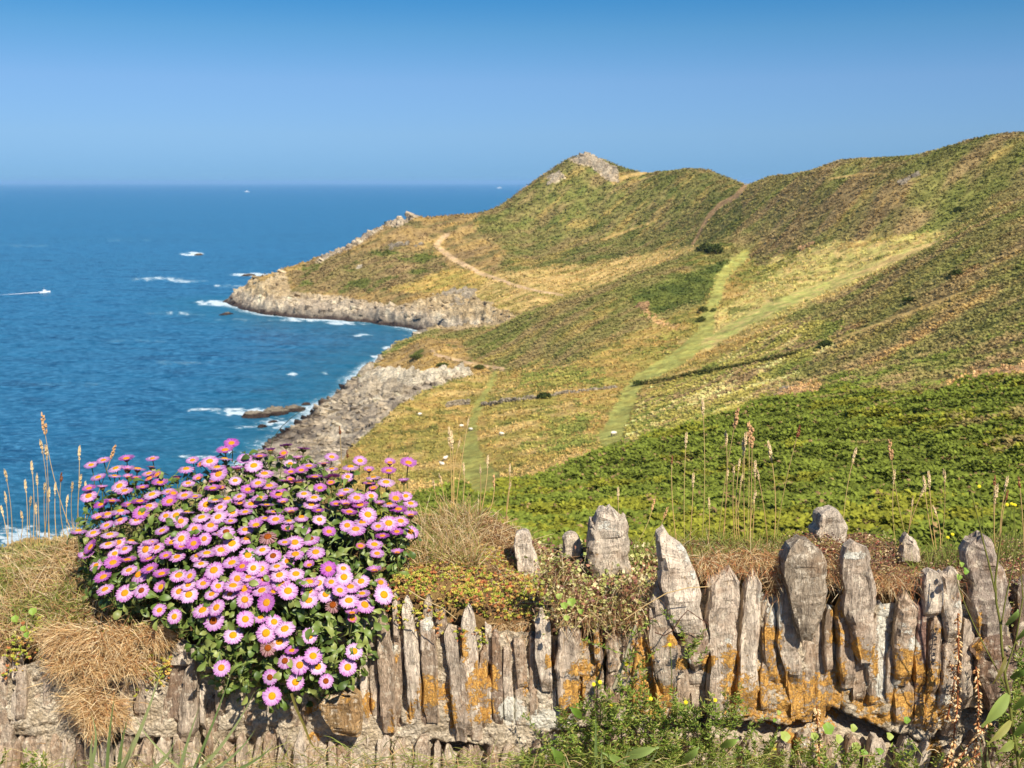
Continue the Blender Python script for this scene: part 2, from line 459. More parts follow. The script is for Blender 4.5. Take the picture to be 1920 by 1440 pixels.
def ground_colour(x, y, z, sd, cliff, px, py, basez):
    """colour, class id (0 short grass, 1 heath, 2 bracken, 3 rock, 4 track, 5 path)"""
    r = np.hypot(x, y)
    # streaks that follow the wind-cut slopes
    s1 = (x * 0.75 + y * 0.66); s2 = (-x * 0.66 + y * 0.75)
    st = fbm(s1 / 30, s2 / 7, 31, 4)
    st2 = fbm(s1 / 12, s2 / 2.6, 35, 4)
    fine = fbm(x / 2.2, y / 2.2, 37, 4)
    big = fbm(x / 45, y / 45, 41, 4)
    mid = fbm(x / 9, y / 9, 45, 4)
    wob = wob_at(x, y, 9.0)
    def L(a, b, t):
        t = np.clip(t, 0, 1)[..., None]
        return a * (1 - t) + b * t
    # heath by default
    col = L(C['heath'] * np.ones(x.shape + (3,)), C['green'] * 0.9, 0.35 + 0.8 * st + 0.7 * big)
    col = L(col, C['brown'], sstep(-0.2, 0.35, fbm(s1 / 26, s2 / 8, 89, 4)) * 0.8)
    col = L(col, C['russet'], sstep(0.2, 0.55, fbm(s1 / 42, s2 / 9, 91, 3)) * (px > 1450) * (py > 500) * 0.7)
    col = L(col, C['gold'] * 0.95, sstep(0.22, 0.5, fbm(s1 / 30, s2 / 6, 95, 4)) * 0.45)
    col = L(col, C['green'], sstep(0.15, 0.45, fbm(s1 / 26, s2 / 10, 98, 4)) * 0.6)
    col = col * (1 + 0.14 * st2 + 0.22 * fbm(s1 / 18, s2 / 12, 93, 3))[..., None]
    cls = np.ones(x.shape, int)
    head = (r > 455) & (px < 1390)
    hc = L(C['brown'] * 1.05, C['gold'] * 0.85, 0.45 + 0.8 * st + 0.5 * mid)
    hc = L(hc, C['heath'] * 0.8, sstep(0.1, 0.4, fbm(s1 / 16, s2 / 6, 101, 4)))
    hd = head & ((px < 1000) | (py > 505)); col = np.where(hd[..., None], hc, col); cls = np.where(hd, 0, cls)
    def put(name, c, k, extra=True, w=wob):
        nonlocal col, cls
        m = blob(px, py, POLY[name], w) & extra
        col = np.where(m[..., None], c, col); cls = np.where(m, k, cls)
        return m
    g = L(C['green'] * 0.82, C['heath'] * 0.95, 0.5 + 0.6 * st2 + 0.5 * mid)
    g = L(g, C['brown'] * 0.95, sstep(0.05, 0.5, fbm(s1 / 20, s2 / 7, 103, 4)) * .6)
    g = L(g, C['gold'] * 0.9, sstep(0.22, 0.4, fbm(s1 / 24, s2 / 5, 107, 4)) * 0.4)
    g = L(g, C['dark'] * 1.2, sstep(0.22, 0.4, fbm(x / 9, y / 9, 113, 4)) * .6)
    put('headgreen', g, 1, head)
    g2 = L(C['heath'] * 0.85, C['brown'] * 0.85, 0.5 + st2)
    g2 = L(g2, C['green'] * 0.7, sstep(0.05, 0.3, mid))
    put('headgrey', g2, 1, head)
    gd = L(C['olive'], C['gold'] * 1.05, 0.6 + 1.2 * st2 + 0.5 * mid)
    put('headgold', gd, 0, head)
    vd = L(C['dry'] * 0.95, C['olive'] * 0.85, 0.25 + 1.4 * st2)
    put('valley', vd, 0, r > 455)
    mo = L(C['heath'], C['green'] * 0.85, 0.5 + 0.9 * st2 + 0.5 * mid)
    mo = L(mo, C['brown'], sstep(0.0, 0.45, st) * .7)
    mo = L(mo, C['gold'] * 0.85, sstep(0.2, 0.38, fbm(s1 / 16, s2 / 4, 117, 4)) * 0.4)
    near = (r < 520)
    put('mound', mo, 1, near)
    put('moundgreen', L(C['green'] * 0.9, C['dark'], 0.5 + 1.4 * mid), 1, near)
    sp = L(C['gold'] * 0.95, C['brown'] * 1.2, 0.4 + 1.3 * st2 + 0.4 * mid)
    sp = L(sp, C['green'] * 0.8, sstep(0.3, 0.4, mid))
    put('spur', sp, 0, near)
    fd = L(C['gold'] * 0.92, C['olive'], 0.55 + 1.1 * mid + 0.9 * fine)
    fd = L(fd, C['dry'], sstep(0.1, 0.35, fbm(x / 12, y / 7, 119, 4)) * 0.7)
    fd = L(fd, C['green'] * 0.9, sstep(0.30, 0.42, fbm(x / 5, y / 4, 121, 4)) * 0.75)
    put('field', fd, 0, near)
    pa = L(C['pale'], C['dry'], 0.3 + 1.3 * fine)
    pa = L(pa, C['green'], sstep(0.3, 0.4, fbm(x / 3.5, y / 3.5, 123, 4)) * 0.8)
    pa = L(pa, C['dry'] * 1.05, sstep(0.1, 0.5, fbm(x / 14, y / 10, 125, 3)) * 0.6)
    put('pale', pa, 0, near)
    put('palegold', L(C['gold'], C['olive'] * 1.2, 0.5 + 1.5 * mid), 0, near)
    ea = L(C['olive'], C['green'] * 1.05, 0.45 + 1.6 * fbm(s1 / 9, s2 / 5, 127, 4))
    ea = L(ea, C['dry'] * 0.95, sstep(0.12, 0.3, fbm(s1 / 14, s2 / 4, 129, 4)))
    ea = L(ea, C['brown'] * 0.95, sstep(0.15, 0.35, st2))
    put('east', ea, 1, near)
    fg = L(C['green'], C['olive'], 0.3 + 1.7 * fine + mid)
    for nm in ('fieldgreen1', 'fieldgreen2', 'fieldgreen3', 'fieldgreen4', 'eastgreen'):
        w = wob_at(x + 40, y, 22.0)
        put(nm, fg, 1, near & (fbm(x / 6, y / 5, 133, 4) > -0.08), w)
    put('drybelt', L(C['dry'], C['gold'], 0.4 + fine), 0, near)
    br = L(C['bracken'], C['dark'] * 1.1, 0.25 + 0.9 * fine + 0.6 * mid)
    br = L(br, C['brown'], sstep(0.45, 0.6, fbm(x / 8, y / 8, 131, 4) + 0.16 * sstep(1600, 1900, px)) * .6)
    put('bracken', br, 2, r < 175)
    bh = L(C['bracken'], C['brown'], 0.4 + 1.5 * mid)
    put('brackenhi', bh, 1, r < 260)
    for nm in ('sand1', 'sand2', 'sand3'):
        put(nm, L(C['sand'], C['gold'], 0.3 + 1.5 * fine), 0, near)
    # tracks and paths
    tid = np.zeros(x.shape, int)
    wt = wob_at(x, y, 9.0, 0.1)
    for i, (pl, hw, cn, nm) in enumerate(TRACKS):
        ok = (r > 430) if pl[0][1] < 500 and pl[0][0] < 1400 and cn in ('path', 'sand', 'gold') else (r < 520)
        wv = 2.2 if max(hw) > 8 else 0.7
        wq = wt if max(hw) < 9 else wob_at(x, y, 7.0, 0.5)
        m = (track_mask(px + wv * wq[0] / 4, py + wv * wq[1] / 6, pl, hw) + (1.6 * fine if max(hw) > 8 else 0.4 * fine)) > 0
        m &= ok
        cc = {'track': L(C['track'], C['olive'] * 1.05, 0.3 + fine), 'track2': L(C['track'] * 1.05, C['dry'], 0.25 + sstep(1500, 1740, px) * 0.8 + fine),
              'track3': L(C['olive'] * 1.02, C['track'] * 0.95, 0.6 + fine), 'path': L(C['path'], C['dry'], 0.2 + fine),
              'sand': L(C['sand'] * 0.9, C['brown'], 0.2 + fine), 'gold': L(C['gold'], C['dry'], 0.5 + fine),
              'dry': L(C['dry'], C['gold'], 0.5 + fine)}[cn]
        col = np.where(m[..., None], cc, col); cls = np.where(m, 4 if cn.startswith('track') else 5, cls)
        tid = np.where(m, i + 1, tid)
    # rock
    rw = wob_at(x, y, 9.0, 0.12)
    rk = fbm((x + 0.5 * y) / 3, (y - 0.5 * x) / 14, 141, 4)
    rc = L(C['rock'], C['rockl'], 0.3 + 1.6 * rk)
    rc = L(rc, C['grey'], sstep(-0.1, 0.25, fbm(x / 7, y / 7, 143, 4)) * 0.7)
    rc = L(rc, C['grey'] * 0.55, sstep(0.22, 0.4, fbm(x / 2.5, y / 4, 145, 4)) * 0.7)
    farcl = blob(px, py, POLY['cliff'], rw) & (r > 440)
    nearcl = blob(px, py, POLY['rocknear'], rw) & (r < 440)
    m = farcl | nearcl | (cliff & (z < basez - 1.2)) | (sd < 3)
    rcol = L(rc * np.array([1, 0.97, 0.93]), C['gold'] * 0.9, sstep(5.5, 10, z) * 0.5 * (r > 440))
    lowb = (1 - sstep(3.2, 5.2, z + 1.2 * fbm(x / 6, y / 6, 146, 3))) * (r > 440)
    rcol = rcol * (1 + .16 * (r > 440))[..., None]
    rcol = L(rcol, C['grey'] * .72, lowb * .8)
    wetf = 1 - sstep(1.1, 2.6, z + 0.9 * fbm(x / 3, y / 3, 147, 3))
    rcol = L(rcol, C['wet'], wetf)
    col = np.where(m[..., None], rcol, col); cls = np.where(m, 3, cls); tid = np.where(m, 0, tid)
    # summit crags
    for poly, rr in (([(1068,300),(1100,288),(1130,300),(1155,318),(1158,340),(1140,338),(1120,322),(1100,312),(1085,308)], 600),
                     ([(720,412),(748,394),(780,398),(800,402),(770,410),(745,425),(725,425)], 600),
                     ([(590,488),(640,460),(700,425),(712,420),(720,430),(650,468),(600,492)], 560),
                     ([(1020,332),(1050,322),(1062,335),(1040,345)], 600)):
        m2 = blob(px, py, poly, wob_at(x, y, 6.0, 0.1)) & (r > rr)
        col = np.where(m2[..., None], rc * np.array([1, 0.95, 0.88]), col); cls = np.where(m2, 3, cls)
    boost = np.where(cls == 1, 1.48, np.where(cls == 0, 1.14, np.where(cls == 4, 1.22, 1.0)))
    col = col * boost[..., None]
    # fine value break-up
    f = 1 + 0.16 * fbm(x / 1.1 * (300 / (r + 60)) ** 0.6, y / 1.1 * (300 / (r + 60)) ** 0.6, 151, 3)
    col = col * f[..., None]
    return np.clip(col, 0.004, 0.75), cls, tid

gcol, gcls, gtid = ground_colour(gx, gy, gz, gsd, gcliff, gpx, gpy, gbase)
# crags stand up in lumps
crag = (gcls == 3)
lump = np.abs(fbm((gx + .6 * gy) / 3.2, (gy - .6 * gx) / 5, 161, 4))
gz = gz + np.where(crag & (gz > 1.2), (3.6 + 1.6 * (RR < 440)) * (lump - 0.16) * (0.4 + 0.6 * sstep(0.5, 4, gz)) * sstep(1.0, 3.5, gz + 1) * sstep(200, 500, RR), 0) + np.where(crag & (gz > 30), 1.2 * fbm(gx / 2.5, gy / 2.5, 163, 3), 0)

# ground material
g = N('ground')
tcn = g.n('ShaderNodeNewGeometry')
att = g.n('ShaderNodeAttribute', attribute_name='Col')
pos = tcn.outputs['Position']
n1 = g.noise(pos, 0.55, 8, 0.75)
n2 = g.noise(pos, 0.16, 8, 0.7)
c1 = g.mix(1.0, att.outputs['Color'], g.ramp(n1, [(0.32, 0.62), (0.5, 1.0), (0.68, 1.38)]), 'MULTIPLY')
c1 = g.mix(0.8, c1, g.ramp(n2, [(0.36, 0.62), (0.5, 1.0), (0.64, 1.35)]), 'MULTIPLY')
bmp = g.bump(n1, 0.9, 0.7)
g.l(g.pbr(c1, 0.95, bmp, 0.08), g.out.inputs[0])
MAT_GROUND = g.m

# rock material (cliffs, skerries, crags)
g = N('sea_cliff_rock')
tcn = g.n('ShaderNodeNewGeometry'); pos = tcn.outputs['Position']
att = g.n('ShaderNodeAttribute', attribute_name='Col')
st_ = g.map(pos, (0.9, 0.35, 0.5), (0.0, 0.0, 0.5))
n1 = g.noise(st_, 0.6, 10, 0.78)
n2 = g.noise(g.map(pos, (0.3, 0.12, 1.6), (0.35, 0.1, 0.4)), 1.2, 6, 0.6)
vor = g.n('ShaderNodeTexVoronoi', feature='DISTANCE_TO_EDGE'); vor.inputs['Scale'].default_value = 0.45
g.l(g.map(pos, (1, 0.5, 1.3), (0.2, 0.1, 0.4)), vor.inputs['Vector'])
crk = g.ramp(vor.outputs['Distance'], [(0.0, 0.45), (0.06, 1.0)])
c1 = g.mix(1.0, att.outputs['Color'], g.ramp(n1, [(0.33, 0.42), (0.47, 1.0), (0.66, 1.25)]), 'MULTIPLY')
c1 = g.mix(0.5, c1, g.ramp(n2, [(0.38, 0.6), (0.6, 1.25)]), 'MULTIPLY')
c1 = g.mix(0.75, c1, crk, 'MULTIPLY')
hgt = g.math('ADD', g.math('MULTIPLY', n1, 1.0), g.math('MULTIPLY', n2, 0.8))
g.l(g.pbr(c1, 0.85, g.bump(hgt, 1.0, 1.4), 0.25), g.out.inputs[0])
MAT_ROCK = g.m

nr, nc = gx.shape
vid = np.arange(nr * nc).reshape(nr, nc)
q = np.stack([vid[:-1, :-1], vid[:-1, 1:], vid[1:, 1:], vid[1:, :-1]], -1)
keep = (np.maximum.reduce([gz[:-1, :-1], gz[:-1, 1:], gz[1:, 1:], gz[1:, :-1]]) > -1.2)
fcls = gcls[:-1, :-1]; ftid = gtid[:-1, :-1]
allv = np.stack([gx, gy, gz], -1).reshape(-1, 3)
allc = gcol.reshape(-1, 3)
def ground_piece(name, mask, mat, smooth=True):
    f = q[mask & keep]
    if not len(f): return None
    u, inv = np.unique(f, return_inverse=True)
    o = mesh_np(name, allv[u], inv.reshape(f.shape)[:, ::-1], allc[u], mat, smooth)
    o['kind'] = 'structure'
    return o
ground_piece('hillside', (fcls != 3) & (ftid == 0), MAT_GROUND)
ground_piece('sea_cliff', (fcls == 3), MAT_ROCK, False)
for i, (pl, hw, cn, nm) in enumerate(TRACKS):
    ground_piece(nm, (ftid == i + 1) & (fcls != 3), MAT_GROUND)

# ------------------------------------------------------------------ sea
dep = np.concatenate([np.linspace(1180, 900, 70), np.linspace(899, 560, 210), np.linspace(559.3, 400, 150), np.linspace(399.5, 346, 70), [345, 344.2, 343.6, 343.2, 343.0]])
sr = CAM_H / np.tan(PITCH + np.arctan((dep - 720) / 2000.0))
sa = np.radians(np.linspace(-40, 40, 520))
SA, SR = np.meshgrid(sa, sr)
sxg = SR * np.sin(SA); syg = SR * np.cos(SA)
ssd = coast_sd(sxg, syg)
spx, spy = to_px(sxg, syg, np.zeros_like(sxg))
# swell coming in round the headland
swell = 0.16 * np.sin((sxg * 0.35 + syg) / 3.4 + 2.2 * fbm(sxg / 30, syg / 18, 201, 3)) + 0.28 * fbm(sxg / 9, syg / 4, 205, 3)
sz = swell * (1 - sstep(700, 1500, SR)) * 0.9
foam = np.zeros_like(sxg)
out = -ssd
nz = fbm(sxg / 8, syg / 8, 211, 4)
near_edge = np.where(out > -4, np.clip(1.25 - (out + 3.0 * nz) / (7.0 + 4.0 * nz), 0, 1.2), 0)
expo = np.clip(0.72 + 0.9 * fbm(sxg / 26, syg / 26, 213, 3), 0, 1.2)
foam = near_edge * expo
for (ex, ey, ew, eh, s) in ((60,1012,110,20,1.5),(150,1000,60,14,1.1),(10,1045,70,12,1.1),(30,990,60,8,.8),(460,772,60,8,1.35),(395,768,60,5,1.0),(520,790,50,10,1.1),(590,760,40,9,1.0),
        (640,742,30,10,1.1),(660,722,26,8,1.1),(745,652,32,6,1.5),(715,668,22,5,1.4),(690,700,20,7,1.1),(610,700,14,3,.9),(547,701,14,3,1.1),
        (370,858,50,5,1.2),(420,846,40,5,1.0),(470,515,50,4,1.3),(500,518,50,6,1.1),(360,476,26,4,1.6),(400,568,42,6,1.5),(300,523,70,5,.75),(345,527,50,4,.7),(440,600,50,4,.6),
        (560,600,60,5,1.1),(650,606,50,4,1.3),(800,628,60,5,1.3),(680,628,30,2.5,1.0),(760,668,30,4,1.0),(330,588,70,6,.55),(430,536,40,3,.8),(350,680,90,7,.4),(560,835,40,6,.9),
        (500,800,45,8,.9),(460,800,40,4,.8),(250,640,90,5,.35),(120,720,120,6,.3),(40,460,90,5,.3),(240,450,120,4,.28)):
    dd = ((spx - ex) / ew) ** 2 + ((spy - ey) / eh) ** 2
    foam = np.maximum(foam, s * np.clip(1.15 - dd, 0, 1) * (0.62 + 1.2 * fbm(spx / 11, spy / 3.6, 217, 4)))
foam = np.where(ssd > 0.0, np.maximum(foam, 0.4), foam)
shal = np.clip(1 - out / 60.0, 0, 1)
sv = np.stack([sxg, syg, sz], -1).reshape(-1, 3)
nr2, nc2 = sxg.shape
v2 = np.arange(nr2 * nc2).reshape(nr2, nc2)
q2 = np.stack([v2[:-1, :-1], v2[:-1, 1:], v2[1:, 1:], v2[1:, :-1]], -1)
k2 = ((ssd[:-1, :-1] < 14) & ((SR[:-1, :-1] < 1600) | True))
f2 = q2[k2]; u2, inv2 = np.unique(f2, return_inverse=True)
g = N('sea_water')
tcn = g.n('ShaderNodeNewGeometry'); pos = tcn.outputs['Position']
fa = g.n('ShaderNodeAttribute', attribute_name='foam').outputs['Fac']
sh = g.n('ShaderNodeAttribute', attribute_name='shallow').outputs['Fac']
w1 = g.noise(g.map(pos, (0.30, 0.48, 1), (0, 0, 0.12)), 1.0, 9, 0.72)
w2 = g.noise(g.map(pos, (0.9, 1.2, 1), (0, 0, -0.2)), 1.0, 6, 0.65)
w3 = g.noise(g.map(pos, (0.011, 0.030, 1), (0, 0, 0.1)), 1.0, 5, 0.6)
w4 = g.noise(g.map(pos, (0.0012, 0.006, 1)), 1.0, 4, 0.5)
deep = g.mix(g.ramp(w3, [(0.35, 0.0), (0.65, 1.0)]), (0.004, 0.056, 0.130), (0.010, 0.105, 0.205))
deep = g.mix(g.ramp(w4, [(0.4, 0.0), (0.62, 0.6)]), deep, (0.008, 0.10, 0.215))
w5 = g.noise(g.map(pos, (0.065, 0.085, 1), (0, 0, 0.2)), 1.0, 6, 0.7)
deep = g.mix(g.ramp(w5, [(0.42, 0.0), (0.64, 0.85)]), deep, (0.024, 0.155, 0.285))  # lighter and darker waves: sky reflections painted into the water colour
deep = g.mix(g.ramp(w1, [(0.48, 0.0), (0.60, 0.95)]), deep, (0.060, 0.235, 0.40))
deep = g.mix(g.ramp(w5, [(0.30, 0.5), (0.46, 0.0)]), deep, (0.002, 0.024, 0.075))
deep = g.mix(g.math('MULTIPLY', sh, 0.6), deep, (0.012, 0.13, 0.185))
fn = g.noise(g.map(pos, (0.5, 1.3, 1)), 1.0, 8, 0.7)
fm = g.math('ADD', fa, g.math('MULTIPLY', g.math('SUBTRACT', fn, 0.5), 2.9))
fr = g.ramp(fm, [(0.56, 0.0), (0.74, 1.0)])
col = g.mix(fr, deep, (0.80, 0.84, 0.86))
col = g.mix(g.ramp(fa, [(0.12, 0.0), (0.7, 0.35)]), col, (0.20, 0.42, 0.46))
hh = g.math('ADD', g.math('MULTIPLY', w1, 1.0), g.math('MULTIPLY', w2, 0.35))
rgh = g.mix(fr, 0.32, 0.8)
bs = g.n('ShaderNodeBsdfPrincipled')
g.l(col, bs.inputs['Base Color']); g.l(rgh, bs.inputs['Roughness']); g.l(g.bump(hh, 1.0, 1.3), bs.inputs['Normal'])
bs.inputs['IOR'].default_value = 1.33; bs.inputs['Specular IOR Level'].default_value = 0.25
g.l(bs.outputs[0], g.out.inputs[0])
MAT_SEA = g.m
sea = mesh_np('sea', sv[u2], inv2.reshape(f2.shape)[:, ::-1], None, MAT_SEA, True, {'foam': foam.ravel()[u2], 'shallow': shal.ravel()[u2]})
sea['kind'] = 'structure'

# ------------------------------------------------------------------ the air
def box_mesh(name, a, b, mat):
    v = [(x, y, z) for z in (a[2], b[2]) for y in (a[1], b[1]) for x in (a[0], b[0])]
    f = [(0, 2, 3, 1), (4, 5, 7, 6), (0, 1, 5, 4), (2, 6, 7, 3), (0, 4, 6, 2), (1, 3, 7, 5)]
    return mesh_np(name, v, np.array(f), None, mat, False)
hm = bpy.data.materials.new('sea_air'); hm.use_nodes = True
hm.node_tree.nodes.clear()
ho = hm.node_tree.nodes.new('ShaderNodeOutputMaterial')
hv = hm.node_tree.nodes.new('ShaderNodeVolumePrincipled')
hv.inputs['Color'].default_value = (0.34, 0.64, 1.0, 1)
hv.inputs['Density'].default_value = 4.2e-5
hv.inputs['Anisotropy'].default_value = 0.0
hm.node_tree.links.new(hv.outputs[0], ho.inputs['Volume'])
haze = box_mesh('haze', (-60000, -60, -3), (60000, 70000, 125), hm)
haze['kind'] = 'stuff'; haze['label'] = 'thin blue summer haze over the sea and the headland'
# ------------------------------------------------------------------ vegetation that covers the slopes
def leafy_material(name, transl=0.25, rough=0.6, spec=0.25, scale=0.0, amp=0.3):
    g = N(name)
    att = g.n('ShaderNodeAttribute', attribute_name='Col').outputs['Color']
    col = att
    if scale:
        ge = g.n('ShaderNodeNewGeometry').outputs['Position']
        nn = g.noise(ge, scale, 3, 0.6)
        col = g.mix(1.0, att, g.ramp(nn, [(0.3, 1 - amp), (0.7, 1 + amp)]), 'MULTIPLY')
    p = g.pbr(col, rough, None, spec)
    tr = g.n('ShaderNodeBsdfTranslucent'); g.l(col, tr.inputs[0])
    mxs = g.n('ShaderNodeMixShader'); mxs.inputs[0].default_value = transl
    g.l(p, mxs.inputs[1]); g.l(tr.outputs[0], mxs.inputs[2]); g.l(mxs.outputs[0], g.out.inputs[0])
    return g.m
MAT_SCRUB = leafy_material('scrub_leaf', 0.15, 0.8, 0.1)

# which cells of the land can be seen from about here
elev = (gz - CAM_H) / RR
runmax = np.maximum.accumulate(elev, axis=0)
vis = elev >= runmax - 0.006 - 0.4 / RR
inv = (np.abs(AA) < math.radians(30)) & (gpy < 1150)
cell_w = np.zeros_like(RR); cell_w[:, 1:-1] = RR[:, 1:-1] * (ang[2:] - ang[:-2])[None] / 2
cell_h = np.zeros_like(RR); cell_h[1:-1] = ((rad[2:] - rad[:-2]) / 2)[:, None]
area = cell_w * cell_h

def kites(bx, by, bz, size, n, upright, cols, jit, flat=0.5, asp=0.42, lift=0.1):
    """n kite-shaped sprays round each base point; returns verts, faces, cols"""
    m = len(bx)
    B = np.repeat(np.stack([bx, by, bz], 1), n, 0)
    s = np.repeat(size, n) * rng.uniform(0.6, 1.15, m * n)
    az = rng.uniform(0, 2 * math.pi, m * n)
    el = rng.uniform(flat * 0.2, upright, m * n)
    d = np.stack([np.cos(az) * np.cos(el), np.sin(az) * np.cos(el), np.sin(el)], 1)
    side = np.stack([-np.sin(az), np.cos(az), rng.uniform(-0.5, 0.5, m * n)], 1)
    rad0 = rng.uniform(0.0, 0.55, m * n)[:, None] * s[:, None]
    o = B + np.stack([np.cos(az), np.sin(az), np.zeros(m * n)], 1) * rad0 + np.array([0, 0, 1.0]) * (s * lift * rng.uniform(0.2, 3.5, m * n))[:, None]
    L_ = s[:, None]
    v0 = o - d * L_ * 0.1
    mid = o + d * L_ * 0.45 + np.array([0, 0, 0.12]) * L_
    v1 = mid + side * L_ * asp * 0.5
    v2 = mid - side * L_ * asp * 0.5
    v3 = o + d * L_ * 0.95 - np.array([0, 0, 0.10]) * L_
    V = np.stack([v0, v1, v2, v3], 1).reshape(-1, 3)
    k = np.arange(m * n) * 4
    F = np.concatenate([np.stack([k, k + 2, k + 1], 1), np.stack([k + 1, k + 2, k + 3], 1)])
    cc = np.repeat(cols, n, 0) * (1 + rng.uniform(-jit, jit, (m * n, 1)))
    CC = np.repeat(np.clip(cc, 0.003, 0.8), 4, 0)
    return V, F, CC

def scatter(mask, cover, sizef):
    s = sizef(RR)
    lam = np.where(mask & vis & inv, area * cover / (s * s), 0)
    cnt = rng.poisson(lam)
    ii, jj = np.nonzero(cnt)
    rep = cnt[ii, jj]
    ii = np.repeat(ii, rep); jj = np.repeat(jj, rep)
    fx = rng.random(len(ii)); fy = rng.random(len(ii))
    i2 = np.minimum(ii + 1, nr - 1); j2 = np.minimum(jj + 1, nc - 1)
    def bl(a):
        return (a[ii, jj] * (1 - fx) + a[ii, j2] * fx) * (1 - fy) + (a[i2, jj] * (1 - fx) + a[i2, j2] * fx) * fy
    x, y, z = bl(gx), bl(gy), bl(gz)
    return x, y, z, s[ii, jj] * rng.uniform(0.7, 1.3, len(ii)), gcol[ii, jj].copy()

# bracken
x, y, z, s, c = scatter((gcls == 2), 1.5, lambda r: 0.12 + 0.0024 * r)
tone = fbm(x / 1.7, y / 1.7, 301, 3)[:, None]
z = z + 0.8 * (tone[:, 0] + 0.2) * np.minimum(1, s / .35)
yl = fbm(x / 6, y / 6, 305, 3)[:, None]
br = C['bracken'] * (1.0 + 0.55 * tone)  # hollows between clumps painted darker, like shade, following the height noise
br = np.where(yl > 0.2, br * np.array([1.35, 1.12, 0.9]), br)
RRB = np.hypot(x, y)[:, None]
isbrown = (c[:, 0] > c[:, 1] * 0.98)[:, None]
br = np.where(isbrown & (RRB > 60), c * 1.25, br)
br = np.where(rng.random((len(x), 1)) < 0.03, C['brown'] * 1.0, br)
V, F, CC = kites(x, y, z, s * 1.15, 8, 0.75, br * np.array([1.30, 1.25, 1.2]), 0.38, asp=0.5, lift=0.16)
print('bracken', len(x))
tag(mesh_np('bracken', V, F, CC, MAT_SCRUB, False), 'dense bright green bracken covering the slope just beyond the wall', kind='stuff')
# heath and rough scrub
def sz(r): return 0.30 + 0.0013 * r
x, y, z, s, c = scatter((gcls == 1), 0.6, sz)
tone = fbm(x / 5, y / 5, 311, 3)[:, None]
c = np.clip(c * (1.16 + 0.22 * tone), 0, .6)
V, F, CC = kites(x, y, z + 0.5 * np.clip(tone[:, 0] + .1, 0, 1), s, 3, 0.6, c, 0.12, asp=0.8, lift=0.07)
print('heath', len(x))
tag(mesh_np('heath_scrub', V, F, CC, MAT_SCRUB, False), 'low brown and green heather and gorse scrub on the hillsides', kind='stuff')
# tussocks of the dry fields
x, y, z, s, c = scatter((gcls == 0), 0.28, lambda r: 0.22 + 0.0016 * r)
dk = (rng.random((len(x), 1)) < 0.09) & (fbm(x / 14, y / 14, 317, 2)[:, None] > -0.1)
c = np.where(dk, C['green'] * 0.75, c * rng.uniform(.92, 1.3, (len(x), 1)))
V, F, CC = kites(x, y, z, s, 4, 1.3, c, 0.2, asp=0.5, lift=0.05)
print('tussock', len(x))
tag(mesh_np('field_grass', V, F, CC, MAT_SCRUB, False), 'short dry golden grass of the clifftop fields', kind='stuff')

# broken slabs and blocks lying over the cliffs and the rock shelf
def slabs(mask, cover, sizef):
    x, y, z, s, c = scatter(mask, cover, sizef)
    n = len(x)
    cube = np.array([(a, b, d) for d in (-1, 1) for b in (-1, 1) for a in (-1, 1)], float)
    L_ = s[:, None, None] * np.stack([rng.uniform(.6, 1.5, n), rng.uniform(.3, .7, n), rng.uniform(.25, .75, n)], 1)[:, None, :] * .5
    V = cube[None] * L_ * rng.uniform(.6, 1.15, (n, 8, 1)) 
    a = rng.normal(.45, .35, n); t = rng.normal(.5, .3, n); ca, sa_, ct_, st2_ = np.cos(a), np.sin(a), np.cos(t), np.sin(t)
    X, Y, Z = V[..., 0], V[..., 1], V[..., 2]
    Y, Z = Y * ct_[:, None] - Z * st2_[:, None], Y * st2_[:, None] + Z * ct_[:, None]
    X, Z = X * ct_[:, None] + Z * st2_[:, None] * .6, Z * ct_[:, None] - X * st2_[:, None] * .6
    X, Y = X * ca[:, None] - Y * sa_[:, None], X * sa_[:, None] + Y * ca[:, None]
    V = np.stack([X + x[:, None], Y + y[:, None], Z + z[:, None] + .05 * s[:, None]], -1).reshape(-1, 3)
    q_ = np.arange(n)[:, None] * 8
    F = np.concatenate([q_ + np.array(f) for f in ((0, 2, 3, 1), (4, 5, 7, 6), (0, 1, 5, 4), (2, 6, 7, 3), (0, 4, 6, 2), (1, 3, 7, 5))])
    cc = c * np.where(z > 2.2, 1.0, .8)[:, None] * rng.uniform(.7, 1.25, (n, 1))
    return V, F, np.repeat(np.clip(cc, .01, .7), 8, 0)
V, F, CC = slabs((gcls == 3) & (gz > -0.3) & ((RR < 440) | (rng.random(RR.shape) < .45)), 0.5, lambda r: 0.8 + 0.0042 * r)
print('slabs', len(V) // 8)
tag(mesh_np('broken_rock', V, F, CC, MAT_ROCK, False), 'broken slabs and blocks of rock lying over the cliffs and rock shelf', kind='stuff')

def ground_at(x, y):
    zz, a, b, c_ = land(np.array([x], float), np.array([y], float))
    return float(zz[0])
def hit(px, py):
    """where the ray through a pixel of the photograph meets the land"""
    dgrid = np.arange(30, 900, 1.0)
    X, Y, Z = P(px, py, dgrid)
    zz, _, _, _ = land(np.asarray(X), np.asarray(Y))
    k = np.nonzero(zz >= Z)[0]
    i = k[0] if len(k) else len(dgrid) - 1
    return float(X[i]), float(Y[i]), float(zz[i])
# ------------------------------------------------------------------ the old wall of upright slates
YW = 2.10
def at(px, py, y=YW):
    x, yy, z = P(px, py, y)
    return np.array([float(x), float(yy), float(z)])

def ipl(t, pts):
    return np.interp(t, [p[0] for p in pts], [p[1] for p in pts])

